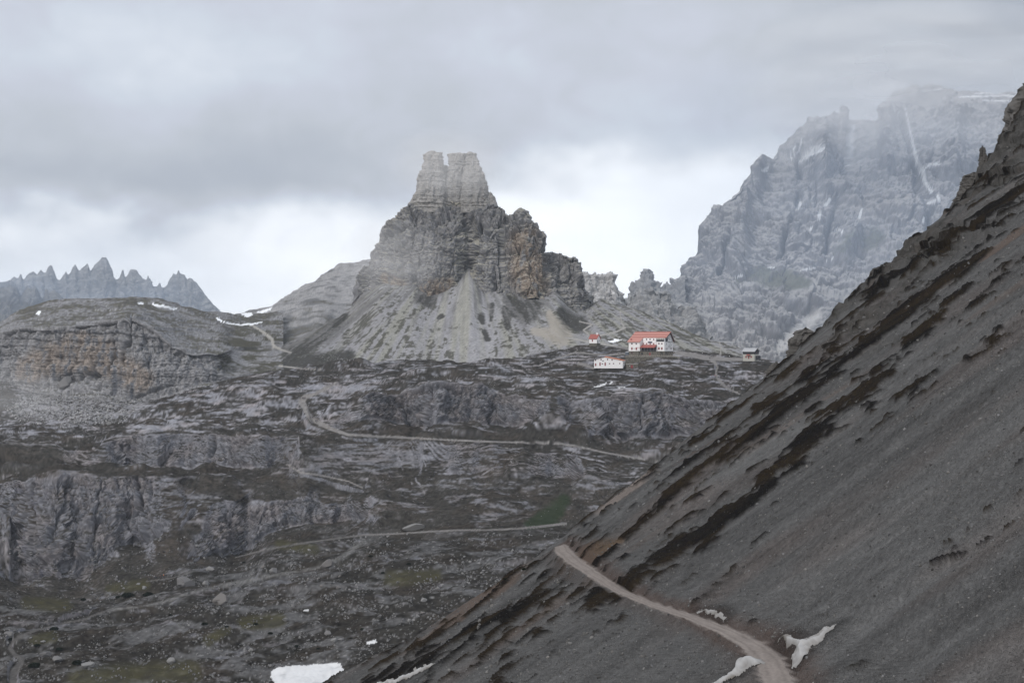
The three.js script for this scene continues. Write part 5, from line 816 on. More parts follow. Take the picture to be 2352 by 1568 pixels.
// ------------------------------------------------------------------ rock bastions on the upper edge of the near slope
{
  const near = [
    ['tall dark rock bastion at the right edge, rising above the scree slope', [[172, 2364, 2460], [188, 2346, 2466], [205, 2334, 2470], [230, 2320, 2474], [262, 2312, 2476], [300, 2298, 2480], [330, 2297, 2482], [370, 2291, 2486], [420, 2283, 2490], [480, 2262, 2496]], 268, 0.8, 6, 7],
    ['small square rock pinnacle left of the tall dark bastion', [[345, 2251, 2265], [352, 2249, 2267], [368, 2249, 2268], [371, 2247, 2274], [396, 2246, 2280], [420, 2240, 2290], [450, 2228, 2300]], 248, 0.8, 1.2, 3],
    ['broken rock step below the square pinnacle on the slope edge', [[404, 2212, 2262], [418, 2206, 2270], [440, 2200, 2280], [462, 2190, 2290]], 236, 0.6, 3, 5],
    ['low overhanging rock ledge on the slope edge beside the dark timber hut', [[757, 1836, 1868], [772, 1816, 1880], [786, 1808, 1886], [806, 1807, 1890], [830, 1800, 1894], [850, 1780, 1890]], 208, 0.7, 2.6, 5],
    ['rounded rock knob on the slope edge below the overhanging ledge', [[838, 1768, 1800], [850, 1762, 1806], [870, 1758, 1806], [895, 1752, 1806]], 203, 0.7, 2, 4],
  ];
  for (const [label, lv, z, deep, S] of near) { const m = new THREE.Mesh(rockBody(lv, z, deep, S, { tone: 0.085, amp: 1.1, dome: 0.4, rag: 0.4, bed: 0.3, vert: 2.2, warm: 0.4, nu: 170, nv: 120, fine: 0.12 }), matTerrain); m.name = numbered('rock_bastion'); shade(m); tag(m, label, 'rock'); scene.add(m); }
}

// ------------------------------------------------------------------ dwarf pines
const matNeedle = new THREE.MeshLambertMaterial({ vertexColors: true, side: THREE.DoubleSide }); matNeedle.name = 'needles';
const matStem = Object.assign(rough([0.05, 0.04, 0.03], 1), { name: 'stem' });
function pineGeo(s) {
  const pos = [], col = [];
  for (let k = 0; k < 900; k++) {
    const a = rnd() * 6.283, r = Math.sqrt(rnd()), lobes = 0.8 + 0.3 * N(Math.cos(a) * 1.5 + s, Math.sin(a) * 1.5, s * 3), h = Math.sqrt(Math.max(0, 1 - r * r)) * (0.75 + 0.4 * N(Math.cos(a) * r * 2.2 + s * 5, 2, Math.sin(a) * r * 2.2)) * (0.45 + 0.55 * rnd());
    const c = [Math.cos(a) * r * lobes, 0.06 + h * 0.62, Math.sin(a) * r * lobes], t = 0.10 + 0.10 * rnd(), g = 0.6 + 0.8 * rnd();
    for (let b = 0; b < 2; b++) { const d = [[0, 0, 0], [0, 0, 0], [0, 0, 0]].map(() => [(rnd() - 0.5) * 2 * t, (rnd() - 0.2) * 1.6 * t, (rnd() - 0.5) * 2 * t]); for (const v of d) { pos.push(c[0] + v[0], Math.max(0, c[1] + v[1]), c[2] + v[2]); col.push(0.014 * g, 0.019 * g, 0.012 * g); } }
  }
  const g = new THREE.BufferGeometry(); g.setAttribute('position', new THREE.Float32BufferAttribute(pos, 3)); g.setAttribute('color', new THREE.Float32BufferAttribute(col, 3)); g.computeVertexNormals(); return g;
}
const PINES = [1, 2, 3].map(pineGeo);
const STEMS = mergeGeometries([0, 1, 2, 3, 4].map((k) => { const c = new THREE.CatmullRomCurve3([new THREE.Vector3(0, -0.15, 0), new THREE.Vector3(Math.cos(k * 1.26) * 0.3, 0.1, Math.sin(k * 1.26) * 0.3), new THREE.Vector3(Math.cos(k * 1.26) * 0.7, 0.38, Math.sin(k * 1.26) * 0.7)]); return new THREE.TubeGeometry(c, 8, 0.035, 5); }));
function pine(px, py, width, v, label, group) {
  const p = ground(px, py); if (!p) return; const s = width / 2 * -p.z / F, o = new THREE.Group(); o.name = numbered('dwarf_pine'); o.position.copy(p); o.position.y -= 0.1 * s; o.scale.setScalar(s); o.rotation.y = v * 2.1;
  const crown = new THREE.Mesh(PINES[v % 3], matNeedle); crown.name = 'crown'; const st = new THREE.Mesh(STEMS, matStem); st.name = 'stem'; o.add(crown, st); shade(o); tag(o, label, 'shrub', group); scene.add(o);
}
for (const [x, y, w, l] of [[293, 1370, 32, 'largest dark dwarf pine on the moraine crest, left of a second one'], [340, 1368, 28, 'dark dwarf pine with a pale stone at its foot, right of the largest pine'], [270, 1372, 14, 'small dwarf pine tucked against the left side of the largest pine'], [175, 1524, 26, 'dense dwarf pine behind a pale boulder at the bottom left'], [123, 1446, 22, 'low dwarf pine just above the grassy mound beside the left path'], [190, 1378, 16, 'dwarf pine on the moraine edge left of the big pines'], [78, 1530, 30, 'spreading dwarf pine inside the loop of the lower left path'], [25, 1469, 16, 'dwarf pine below the rock knob at the bend of the left path'], [587, 1434, 14, 'flat dwarf pine alone on the brown valley hummock'], [620, 1455, 14, 'dwarf pine below right of the flat pine on the brown hummock']]) pine(x, y, w, Math.round(x), l);
for (const [x, y, w] of [[84, 1483, 16], [135, 1492, 18], [470, 1434, 18], [520, 1440, 12], [681, 1484, 12], [832, 1446, 13], [851, 1278, 12], [938, 1296, 13], [806, 1466, 9], [879, 1316, 10], [390, 1413, 10], [730, 1490, 10], [560, 1292, 10], [1205, 1308, 14], [1160, 1330, 9]]) pine(x, y, w, Math.round(x), `small dark dwarf pine clump ${zone(x, y)}`, 'dwarf pine clumps scattered over the valley floor');

// ------------------------------------------------------------------ the huts on the plateau
function tex(draw, s = 128) { const d = new Uint8Array(s * s * 4); for (let y = 0; y < s; y++) for (let x = 0; x < s; x++) { const v = draw(x / s, y / s); const k = (y * s + x) * 4; d[k] = v[0]; d[k + 1] = v[1]; d[k + 2] = v[2]; d[k + 3] = 255; } const t = new THREE.DataTexture(d, s, s); t.colorSpace = THREE.SRGBColorSpace; t.wrapS = t.wrapT = THREE.RepeatWrapping; t.magFilter = THREE.LinearFilter; t.needsUpdate = true; return t; }
const stoneTex = tex((u, v) => { const r = Math.floor(v * 8), c = Math.floor(u * 8 + (r % 2) * 0.5), fu = (u * 8 + (r % 2) * 0.5) % 1, fv = (v * 8) % 1, j = fu < 0.1 || fv < 0.12 ? 0.62 : 1, b = (120 + 60 * hash(r * 57 + (c % 8) * 13)) * j; return [b * 1.02, b * 0.98, b * 0.9]; });
const matPlaster = Object.assign(rough([0.80, 0.785, 0.78], 0.95), { name: 'white_plaster' }), matGreyPlaster = Object.assign(rough([0.42, 0.41, 0.37], 0.95), { name: 'grey_plaster' });
const matRoof = Object.assign(rough([0.45, 0.205, 0.17], 0.8), { name: 'red_sheet_roof' }), matRoofDark = Object.assign(rough([0.30, 0.085, 0.068], 0.7), { name: 'dark_red_roof' }), matRoofOrange = Object.assign(rough([0.55, 0.17, 0.07], 0.7), { name: 'orange_roof' });
const matSheet = Object.assign(rough([0.36, 0.36, 0.37], 0.55), { name: 'grey_sheet_roof' }), matWood = Object.assign(rough([0.022, 0.022, 0.027], 0.9), { name: 'black_timber' }), matRed = Object.assign(rough([0.22, 0.03, 0.035], 0.7), { name: 'red_paint' });
const matPane = Object.assign(rough([0.03, 0.033, 0.04], 0.2), { name: 'window_glass' }), matSteel = Object.assign(rough([0.12, 0.12, 0.13], 0.5), { name: 'dark_steel' }), matBlue = Object.assign(rough([0.05, 0.09, 0.14], 0.7), { name: 'blue_paint' }), matSign = Object.assign(rough([0.025, 0.035, 0.075], 0.6), { name: 'navy_board' });
const matMasonry = new THREE.MeshStandardMaterial({ map: stoneTex, color: new THREE.Color().setRGB(0.42, 0.42, 0.42), roughness: 1 }); matMasonry.name = 'rubble_masonry'; stoneTex.repeat.set(0.25, 0.25);
function bx(w, h, d, x, y, z) { const g = new THREE.BoxGeometry(w, h, d); g.translate(x, y, z); const p = g.attributes.position, n = g.attributes.normal, uv = g.attributes.uv; for (let i = 0; i < p.count; i++) uv.setXY(i, Math.abs(n.getX(i)) > 0.5 ? p.getZ(i) : p.getX(i), Math.abs(n.getY(i)) > 0.5 ? p.getZ(i) : p.getY(i)); return g; }
function prism(pts, d0, d1, axis = 'x') {                   // a profile [[a, y] ...] swept along x (a = z) or along z (a = x)
  const s = new THREE.Shape(pts.map(([a, y]) => new THREE.Vector2(a, y))), g = new THREE.ExtrudeGeometry(s, { depth: d1 - d0, bevelEnabled: false });
  if (axis === 'x') { g.rotateY(-Math.PI / 2); g.translate(d1, 0, 0); const p = g.attributes.position; } else g.translate(0, 0, d0); return g;
}
function part(name, geos, m, parent) { geos = [].concat(geos); const o = new THREE.Mesh(geos.length > 1 ? mergeGeometries(geos.map((g) => { const q = g.index ? g.toNonIndexed() : g; for (const k of Object.keys(q.attributes)) if (!['position', 'normal', 'uv'].includes(k)) q.deleteAttribute(k); return q; })) : geos[0], m); o.name = name; parent.add(o); return o; }
function hut(name, p, turn, label, category) { const g = new THREE.Group(); g.name = numbered(name); g.position.copy(p); g.rotation.y = turn * Math.PI / 180; tag(g, label, category); scene.add(g); return g; }
// a window of the front (z = wall plane) or the right gable (x = wall plane): dark glass in a frame, red shutters where asked
function win(b, x, y, z, w, h, opt = {}) {
  const side = opt.side, f = side ? bx(0.12, h + 0.16, w + 0.16, x, y, z) : bx(w + 0.16, h + 0.16, 0.12, x, y, z), o = part('window', f, opt.frame ?? matRed, b);
  part('pane', side ? bx(0.06, h, w, x + 0.055, y, z) : bx(w, h, 0.06, x, y, z + 0.055), opt.pane ?? matPane, o);
  if (opt.shut) for (const s of [-1, 1]) part('shutter', bx(w / 2 - 0.03, h, 0.06, x + s * w / 4, y, z + 0.12), matRed, o);
}
{ // the big white refuge
  const b = hut('mountain_hut', at(1444.3, 816.4, 1150), -30, 'big white mountain hut with a long red roof and stone base on the terrace', 'mountain hut');
  const ry = (z) => 16.7 - 0.53 * (z + 12.4), back = (z) => 16.7 - 1.0 * (-12.4 - z);
  part('stone_base', [bx(8.5, 5, 18, 4.25, 0.6, -9), bx(17, 5, 14.2, 17, 0.6, -10.9), bx(15.5, 4.9, 3.4, 16.2, 0.55, -2.1)], matMasonry, b);
  part('wall', [prism([[0, 3.1], [0, ry(0) - 0.5], [-12.4, 16.1], [-18, back(-18) - 0.5], [-18, 3.1]], 0, 8.5), prism([[-3.8, 3.1], [-3.8, ry(-3.8) - 0.5], [-12.4, 16.1], [-18, back(-18) - 0.5], [-18, 3.1]], 8.5, 25.4)], matPlaster, b);
  const t = 0.35, roofP = (z0) => [[z0, ry(z0)], [-12.4, 16.7], [-19.4, back(-19.4)], [-19.4, back(-19.4) - t], [-12.4, 16.7 - t], [z0, ry(z0) - t]];
  const roof = part('roof', [prism(roofP(0.9), -0.8, 9.1), prism(roofP(-4.6), 9.1, 26.5)], matRoof, b);
  part('bargeboard', [prism([[-4.6, ry(-4.6) - t], [-12.4, 16.7 - t], [-19.5, back(-19.5) - t], [-19.5, back(-19.5) - t - 0.7], [-12.4, 16.7 - t - 0.8], [-4.6, ry(-4.6) - t - 0.3]], 26.1, 26.52)], matWood, b);
  for (const z of [-11.6, -8.1, -4.7]) part('snow_guard', bx(27, 0.3, 0.16, 12.8, ry(z) + 0.16, z), matRoofDark, roof);
  part('roof_hatch', bx(0.9, 0.9, 0.9, 1.2, ry(-1.6) + 0.3, -1.6), matRoofDark, roof);
  for (const x of [6, 11, 16, 22]) part('vent', bx(0.6, 0.5, 0.6, x, 16.9, -12.5), matSteel, roof);
  const X0 = (zx) => (zx - 590) * 0.02465, X1 = (zx) => (zx - 665) * 0.02465, Y = (zx, zy) => (1105 - (zx - 590) * 0.0177 - zy) * 0.02216;
  for (const zx of [690, 828]) { win(b, X0(zx), Y(zx, 732), 0, 0.85, 0.8); win(b, X0(zx), Y(zx, 885), 0, 0.95, 1.6, { shut: true }); }
  win(b, X0(690), Y(690, 1014), 0.02, 0.9, 0.8); part('vent_panel', bx(0.6, 1.1, 0.08, X0(760), Y(760, 885), 0.03), matGreyPlaster, b);
  for (const zx of [1148, 1258, 1370]) win(b, X1(zx), Y(zx, 585), -3.8, 0.8, 0.8);
  for (const zx of [1050, 1150, 1260, 1370]) win(b, X1(zx), Y(zx, 724), -3.8, 0.85, 0.75, { shut: true });
  part('sign_board', bx(3.3, 1.0, 0.12, X1(1258), Y(1258, 676), -3.72), matSign, b);
  for (const zx of [1530, 1620]) { win(b, X1(zx), Y(zx, 712), -3.8, 0.85, 0.75); win(b, X1(zx), Y(zx, 864), -3.8, 0.95, 1.5, { shut: true }); }
  const lg = part('loggia', [bx(5.7, 2.1, 0.14, X1(1575), Y(1575, 597), -3.74)], matWood, b); for (let k = 0; k < 3; k++) part('pane', bx(1.45, 0.8, 0.06, X1(1575) - 1.8 + 1.8 * k, Y(1575, 574), -3.66), matGreyPlaster, lg); part('railing', bx(5.8, 1.0, 0.12, X1(1575), Y(1575, 622), -3.62), matWood, lg);
  // porch
  const px0 = X1(930), px1 = X1(1455), pc = (px0 + px1) / 2, pw = px1 - px0;
  part('porch_roof', prism([[-3.8, Y(1200, 752)], [0.1, Y(1200, 838)], [0.1, Y(1200, 838) - 0.25], [-3.8, Y(1200, 752) - 0.25]], px0 - 0.3, px1 + 0.3), matRoofDark, b);
  part('porch_back', bx(pw - 0.6, 2.8, 0.1, pc, 4.5, -3.72), matWood, b);
  for (let k = 0; k < 6; k++) part('post', bx(0.16, 2.5, 0.16, px0 + 0.5 + (pw - 1) * k / 5, 4.35, -0.4), matSteel, b);
  part('railing', [bx(pw + 2.2, 0.1, 0.08, pc + 1, 4.0, -0.45), bx(pw + 2.2, 0.08, 0.06, pc + 1, 3.55, -0.45)], matSteel, b);
  for (const zx of [1060, 1155, 1380]) win(b, X1(zx), Y(zx, 880), -3.66, 0.9, 1.3); part('door', bx(1.3, 2.3, 0.1, X1(1262), Y(1262, 900), -3.64), matSign, b);
  for (const zx of [1085, 1330]) part('cellar_door', bx(1.0, 2.0, 0.1, X1(zx) - 0.3, 1.1, -0.37), zx > 1200 ? matRed : matWood, b);
  for (let k = 0; k < 10; k++) part('step', bx(0.55, 0.32 * (k + 1), 1.2, 3.4 + k * 0.5, 0.16 * (k + 1), 0.65), matMasonry, b);
  { const g = new THREE.BoxGeometry(6.3, 0.08, 0.08); g.rotateZ(0.56); g.translate(5.9, 2.9, 1.2); part('handrail', g, matSteel, b); }
  // right gable
  const gz = (zx) => -3.8 - (zx - 1720) * 0.02216 / 0.438, GY = (zy) => (1082 - zy) * 0.02216;
  for (const zx of [1778, 1813, 1917, 1958]) win(b, 25.42, GY(862), gz(zx), 0.55, 1.5, { side: true });
  for (const [zx, zy] of [[1905, 578], [1860, 450], [1790, 712]]) win(b, 25.42, GY(zy), gz(zx), 0.5, 0.8, { side: true });
  part('loggia', bx(0.16, 2.1, 3.4, 25.46, GY(592), gz(1792)), matWood, b);
  for (const [zy, z0] of [[780, 1878], [642, 1885], [512, 1840]]) { const bal = part('balcony', bx(1.0, 0.12, 3.6, 25.9, GY(zy + 8), gz(z0)), matSteel, b); part('railing', [bx(0.06, 0.06, 3.6, 26.36, GY(zy) + 1.0, gz(z0)), bx(0.06, 0.06, 3.6, 26.36, GY(zy) + 0.5, gz(z0)), bx(0.06, 1.0, 0.06, 26.36, GY(zy) + 0.5, gz(z0) - 1.78), bx(0.06, 1.0, 0.06, 26.36, GY(zy) + 0.5, gz(z0) + 1.78)], matSteel, bal); }
  part('timber_frame', [bx(0.1, 0.18, 11, 25.46, GY(655), -11.4), bx(0.1, 3.8, 0.18, 25.46, GY(500) - 0.2, gz(1835)), bx(0.1, 4.6, 0.18, 25.46, GY(480), gz(1880))], matWood, b);
  part('lettering_band', [bx(0.04, 0.3, 3.4, 25.43, GY(760), gz(1785)), bx(0.04, 0.3, 2.6, 25.43, GY(762), gz(1950)), bx(0.04, 0.3, 2.6, 25.43, GY(708), gz(1935))], matGreyPlaster, b);
  part('downpipe', bx(0.1, 8, 0.1, X1(1446), 8, -3.7), matSteel, b);
  shade(b);
  const s = hut('shed', at(1440.5, 815.6, 1153), -30, 'small blue shed against the left end of the big white hut', 'shed'); part('wall', bx(2.2, 2.0, 2.6, 0, 1.0, -1), matBlue, s); part('roof', prism([[0.6, 2.0], [-2.6, 2.5], [-2.6, 2.62], [0.6, 2.12]], -1.3, 1.3), matSheet, s); part('door', bx(0.9, 1.7, 0.06, 0.1, 0.9, 0.33), matSteel, s); shade(s);
  // the walled terrace in front and the fence on its edge
  const tw = hut('retaining_wall', at(1438.6, 818.8, 1141), -6, 'long rubble-stone retaining wall under the terrace of the big hut', 'wall');
  part('masonry', [bx(35.5, 6, 1.2, 17.2, -3, -0.6)], matMasonry, tw); part('coping', bx(35.7, 0.25, 1.5, 17.2, 0.12, -0.6), matGreyPlaster, tw);
  part('terrace', bx(37, 6, 22, 18, -3.05, -12.2), Object.assign(rough([0.25, 0.235, 0.21], 1), { name: 'gravel' }), tw); shade(tw);
  const fe = hut('fence', at(1440, 818.0, 1140.6), -6, 'low wooden fence along the terrace edge below the big hut', 'fence'); const matPole = Object.assign(rough([0.30, 0.27, 0.23], 1), { name: 'weathered_wood' });
  for (let k = 0; k <= 22; k++) part('post', bx(0.16, 1.1, 0.16, k * 1.5, 0.55, -0.2), matPole, fe); for (const y of [0.55, 1.0]) part('rail', bx(33.2, 0.1, 0.08, 16.5, y, -0.1), matPole, fe);
  for (let k = 15; k < 22; k++) { const g = new THREE.BoxGeometry(1.7, 0.08, 0.06); g.rotateZ(k % 2 ? 0.5 : -0.5); g.translate(k * 1.5 + 0.75, 0.55, -0.08); part('brace', g, matPole, fe); } shade(fe);
  const wp = hut('woodpile', at(1541, 812.2, 1143), -20, 'low dark woodpile against the right end of the big hut', 'woodpile'); for (let k = 0; k < 26; k++) { const g = new THREE.CylinderGeometry(0.22, 0.22, 1.2, 7); g.rotateX(Math.PI / 2); g.translate(-3 + (k % 13) * 0.46, 0.22 + 0.4 * Math.floor(k / 13), 0.1 * (k % 3)); part('log', g, k % 3 ? matStem : matPole, wp); } part('cover', bx(6.2, 0.1, 1.5, -0.2, 0.92, 0), matWood, wp); shade(wp);
}
{ // chapel
  const z = 1215, b = hut('chapel', at(1353.6, 789.2, z), -30, 'tiny white chapel with a red saddle roof and small bell turret', 'chapel'), W = 6.2, D = 5.6;
  part('stone_base', bx(W + 0.2, 2.2, D + 0.2, W / 2, -0.75, -D / 2), matMasonry, b);
  part('wall', prism([[0, 0.3], [0, 3.9], [-D / 2, 6.6], [-D, 3.9], [-D, 0.3]], 0, W), matPlaster, b);
  const r = part('roof', [prism([[0.5, 3.65], [-D / 2, 7.0], [-D - 0.5, 3.65], [-D - 0.5, 3.4], [-D / 2, 6.72], [0.5, 3.4]], -0.4, W + 0.6)], matRoofDark, b); part('bell_turret', [bx(0.9, 1.5, 0.9, W - 1, 7.3, -D / 2), bx(1.1, 0.15, 1.1, W - 1, 8.1, -D / 2)], matPlaster, r);
  win(b, W * 0.42, 2.3, 0, 0.7, 1.5, { shut: true }); part('door', bx(0.08, 2.1, 1.1, W + 0.04, 1.4, -1.7), matWood, b); win(b, W + 0.02, 2.2, -4.2, 0.4, 1.1, { side: true }); part('step', bx(1.2, 0.3, 1.6, W + 0.6, 0.2, -1.7), matMasonry, b); shade(b);
}
{ // long annex with its gable to the eye
  const z = 1125, k = z / F / 15.168 * 1.0, b = hut('annex', at(1364.7, 840.2, z), -9, 'long low white outbuilding with an orange roof below the big hut', 'outbuilding');
  const X = (zx) => (zx - 320) * 0.06592 * z / F * 1.012, Y = (zy) => (1408 - zy) * 0.06592 * z / F, W = X(1310), D = 13;
  part('wall', [prism([[0, -1.6], [0, Y(1185)], [X(680), Y(1095)], [W, Y(1225)], [W, -1.6]], -D, 0, 'z')], matPlaster, b);
  part('roof', [prism([[-0.35, Y(1178)], [X(680), Y(1078)], [W + 0.6, Y(1212)], [W + 0.6, Y(1224)], [X(680), Y(1094)], [-0.35, Y(1190)]], -D - 0.4, 0.5, 'z')], matRoofOrange, b);
  part('gable_board', [prism([[-0.35, Y(1176)], [X(680), Y(1076)], [X(680), Y(1090)], [-0.35, Y(1190)]], 0.5, 0.62, 'z')], matSteel, b);
  for (const [zx, zy] of [[372, 1206], [563, 1186], [786, 1180], [941, 1194]]) win(b, X(zx), Y(zy), 0, 0.6, 0.75); for (const [zx, zy] of [[606, 1333], [856, 1327], [992, 1325], [1206, 1321]]) win(b, X(zx), Y(zy), 0, 0.7, 0.55);
  for (const [zx, y0, y1] of [[376, 1315, 1408], [526, 1288, 1400], [705, 1286, 1398]]) part('door', bx(0.85, (y1 - y0) * 0.0195, 0.12, X(zx), Y((y0 + y1) / 2), 0.04), matRed, b);
  part('lamp_bracket', bx(0.9, 0.6, 0.3, X(628), Y(1228), 0.15), matSteel, b); part('side_door', bx(0.08, 1.9, 0.9, W + 0.04, 1.2, -3), matWood, b); win(b, W + 0.02, 2.0, -6, 0.7, 0.8, { side: true }); shade(b);
}
{ // flat-roofed stone shelter
  const z = 1122, b = hut('stone_shelter', at(1438, 846, z), -8, 'flat-roofed stone shelter with a red door under the retaining wall', 'shelter'), W = 27 * z / F; part('wall', bx(W, 3.4, 4, W / 2, 1.1, -2), matMasonry, b); part('roof', bx(W + 0.5, 0.22, 4.5, W / 2, 2.9, -1.9), matGreyPlaster, b); part('door', bx(1.5, 2.1, 0.1, W * 0.5, 1.3, 0.04), matRed, b); part('notice', bx(0.6, 0.7, 0.06, W * 0.5 - 1.5, 1.7, 0.03), matGreyPlaster, b); shade(b);
}
{ // dark timber hut on the right
  const z = 1180, b = hut('timber_hut', at(1707.2, 824.2, z), -32, 'small hut with grey stone floor, black timber storey and grey roof at the right', 'hut'), c = Math.cos(32 * Math.PI / 180), W = 25.5 * z / F / 0.9, D = 7.2, u = 0.03662 * z / F, H1 = 300 * u, H2 = 490 * u, HR = 690 * u;
  part('wall', bx(W, H1 + 1.5, D, W / 2, (H1 - 1.5) / 2, -D / 2), matGreyPlaster, b);
  part('timber_storey', [prism([[0.12, H1], [0.12, H2], [-D / 2, HR - 0.25], [-D - 0.12, H2], [-D - 0.12, H1]], -0.12, W + 0.12)], matWood, b);
  const r = part('roof', prism([[0.9, H2 - 0.25], [-D / 2, HR], [-D - 0.9, H2 - 0.25], [-D - 0.9, H2 - 0.45], [-D / 2, HR - 0.2], [0.9, H2 - 0.45]], -0.7, W + 0.7), matSheet, b); part('chimney', bx(0.9, 0.9, 0.9, W * 0.38, HR + 0.1, -D / 2 - 0.4), matSteel, r);
  for (const x of [W * 0.26, W * 0.72]) win(b, x, 130 * u, 0, 0.85, 1.15, { shut: true }); part('door', bx(0.95, 2.1, 0.12, W * 0.5, 1.1, 0.04), matRed, b); part('porch_roof', [prism([[0.1, H1 - 0.1], [1.5, H1 - 0.85], [1.5, H1 - 1.0], [0.1, H1 - 0.25]], W * 0.5 - 1.4, W * 0.5 + 1.4)], matRoofDark, b);
  win(b, W + 0.14, H1 + 1.1, -D / 2, 0.8, 1.0, { side: true });
  const lt = part('lean_to', [bx(2.2, 2.6, 3.6, W + 1.1, 1.0, -4)], matWood, b); part('lean_to_roof', bx(2.6, 0.12, 4.0, W + 1.15, 2.4, -4), matSheet, lt); shade(b);
}
{ // log gate of the bridge on the track, cairns and a white tent-like rock are left to the ground; a bench by the hut path
  for (const [x, y, l] of [[1563, 807, 'left wooden bench on the gravel yard right of the big hut'], [1592, 811, 'right wooden bench on the gravel yard right of the big hut']]) { const p = ground(x, y); if (!p) continue; const b = hut('bench', p, -20, l, 'bench'); part('seat', bx(2.2, 0.08, 0.45, 0, 0.45, 0), matStem, b); for (const s of [-0.8, 0.8]) part('leg', bx(0.1, 0.45, 0.4, s, 0.22, 0), matStem, b); shade(b); }
}

// ------------------------------------------------------------------ hikers: one continuous body each, a rucksack as a part
function bodyGeo(stride) {
  const R = 64, mc = new MarchingCubes(R, new THREE.MeshStandardMaterial(), false, false, 60000); mc.isolation = 0;
  const J = { hip: [0, 0.93, 0], chest: [0, 1.3, 0.02], neck: [0, 1.47, 0], head: [0, 1.63, 0.03] }, bones = [[J.hip, J.chest, 0.135, 0.155], [[-0.17, 1.4, 0], [0.17, 1.4, 0], 0.075, 0.075], [J.chest, J.neck, 0.1, 0.06], [J.neck, J.head, 0.055, 0.09], [[0, 1.60, 0.03], [0, 1.70, 0.01], 0.092, 0.085]];
  for (const s of [-1, 1]) { const f = s * stride; bones.push([[s * 0.09, 0.92, 0], [s * 0.1, 0.5, f * 0.22 + 0.03], 0.095, 0.07], [[s * 0.1, 0.5, f * 0.22 + 0.03], [s * 0.1, 0.09, f * 0.42 - 0.04], 0.068, 0.048], [[s * 0.1, 0.05, f * 0.42 - 0.06], [s * 0.11, 0.045, f * 0.42 + 0.14], 0.05, 0.042], [[s * 0.2, 1.4, 0], [s * 0.26, 1.12, -f * 0.12], 0.06, 0.05], [[s * 0.26, 1.12, -f * 0.12], [s * 0.25, 0.88, -f * 0.2 + 0.12], 0.047, 0.04], [[s * 0.25, 0.88, -f * 0.2 + 0.12], [s * 0.25, 0.79, -f * 0.2 + 0.16], 0.042, 0.03]); }
  const S = 0.95, C = [0, 0.9, 0];
  for (let k = 0; k < R; k++) for (let j = 0; j < R; j++) for (let i = 0; i < R; i++) {
    const x = (i / R * 2 - 1) * S + C[0], y = (j / R * 2 - 1) * S + C[1], z = (k / R * 2 - 1) * S + C[2]; let e = 0;
    for (const [a, b, ra, rb] of bones) { const ax = b[0] - a[0], ay = b[1] - a[1], az = b[2] - a[2], t = clamp(((x - a[0]) * ax + (y - a[1]) * ay + (z - a[2]) * az) / (ax * ax + ay * ay + az * az)), d = Math.hypot(x - a[0] - ax * t, y - a[1] - ay * t, z - a[2] - az * t) - lerp(ra, rb, t); e += Math.exp(-d * 45); }
    mc.field[k * R * R + j * R + i] = Math.log(e) / 45;
  }
  mc.update(); const n = mc.count ?? mc.geometry.drawRange.count, p = new Float32Array(n * 3), m = new Float32Array(n * 3);
  for (let i = 0; i < n; i++) { for (let q = 0; q < 3; q++) { p[i * 3 + q] = mc.positionArray[i * 3 + q] * S + C[q]; m[i * 3 + q] = mc.normalArray[i * 3 + q]; } }
  const g = new THREE.BufferGeometry(); g.setAttribute('position', new THREE.BufferAttribute(p, 3)); const w = mergeVertices(g, 1e-4); w.computeVertexNormals(); return w;
}
const BODIES = [bodyGeo(0), bodyGeo(1)];
const matCloth = new THREE.MeshStandardMaterial({ vertexColors: true, roughness: 0.9 }); matCloth.name = 'clothes';
const dressed = {};
function person(px, py, jacket, legs, turn, v, label, group, pack = true) {
  const p = ground(px, py); if (!p) return; const key = jacket.join() + legs.join() + v;
  const geo = dressed[key] ??= (() => { const g = BODIES[v].clone(), q = g.attributes.position, c = []; for (let i = 0; i < q.count; i++) { const x = q.getX(i), y = q.getY(i), z = q.getZ(i); const k = y > 1.5 ? (y > 1.66 || z < 0 ? [0.03, 0.022, 0.018] : [0.42, 0.27, 0.2]) : y > 0.9 ? (Math.abs(x) > 0.2 && y < 0.86 ? [0.42, 0.27, 0.2] : jacket) : y > 0.1 ? legs : [0.03, 0.026, 0.022]; c.push(...k); } g.setAttribute('color', new THREE.Float32BufferAttribute(c, 3)); return g; })();
  const o = new THREE.Group(); o.name = numbered('person'); o.position.copy(p); o.rotation.y = turn; const b = new THREE.Mesh(geo, matCloth); b.name = 'body'; o.add(b);
  if (pack) { const g = new RoundedBoxGeometry(0.32, 0.5, 0.2, 2, 0.07); g.translate(0, 1.24, -0.24); const m = new THREE.Mesh(g, matPack[Math.round(px) % 3]); m.name = 'rucksack'; o.add(m); }
  shade(o); tag(o, label, 'person', group); scene.add(o);
}
const matPack = [[0.02, 0.02, 0.03], [0.08, 0.02, 0.02], [0.02, 0.03, 0.05]].map((c) => Object.assign(rough(c, 0.9), { name: 'rucksack_cloth' }));
const DARK = [0.02, 0.021, 0.027], NAVY = [0.018, 0.024, 0.05], GREY = [0.07, 0.07, 0.075], WHITE = [0.6, 0.6, 0.6], RED = [0.26, 0.035, 0.03], ORANGE = [0.5, 0.16, 0.03], MAROON = [0.09, 0.025, 0.03];
const yard = 'hikers on the gravel yard between the huts', bend = 'hikers on the bend of the main path', track = 'hikers below the huts on the track';
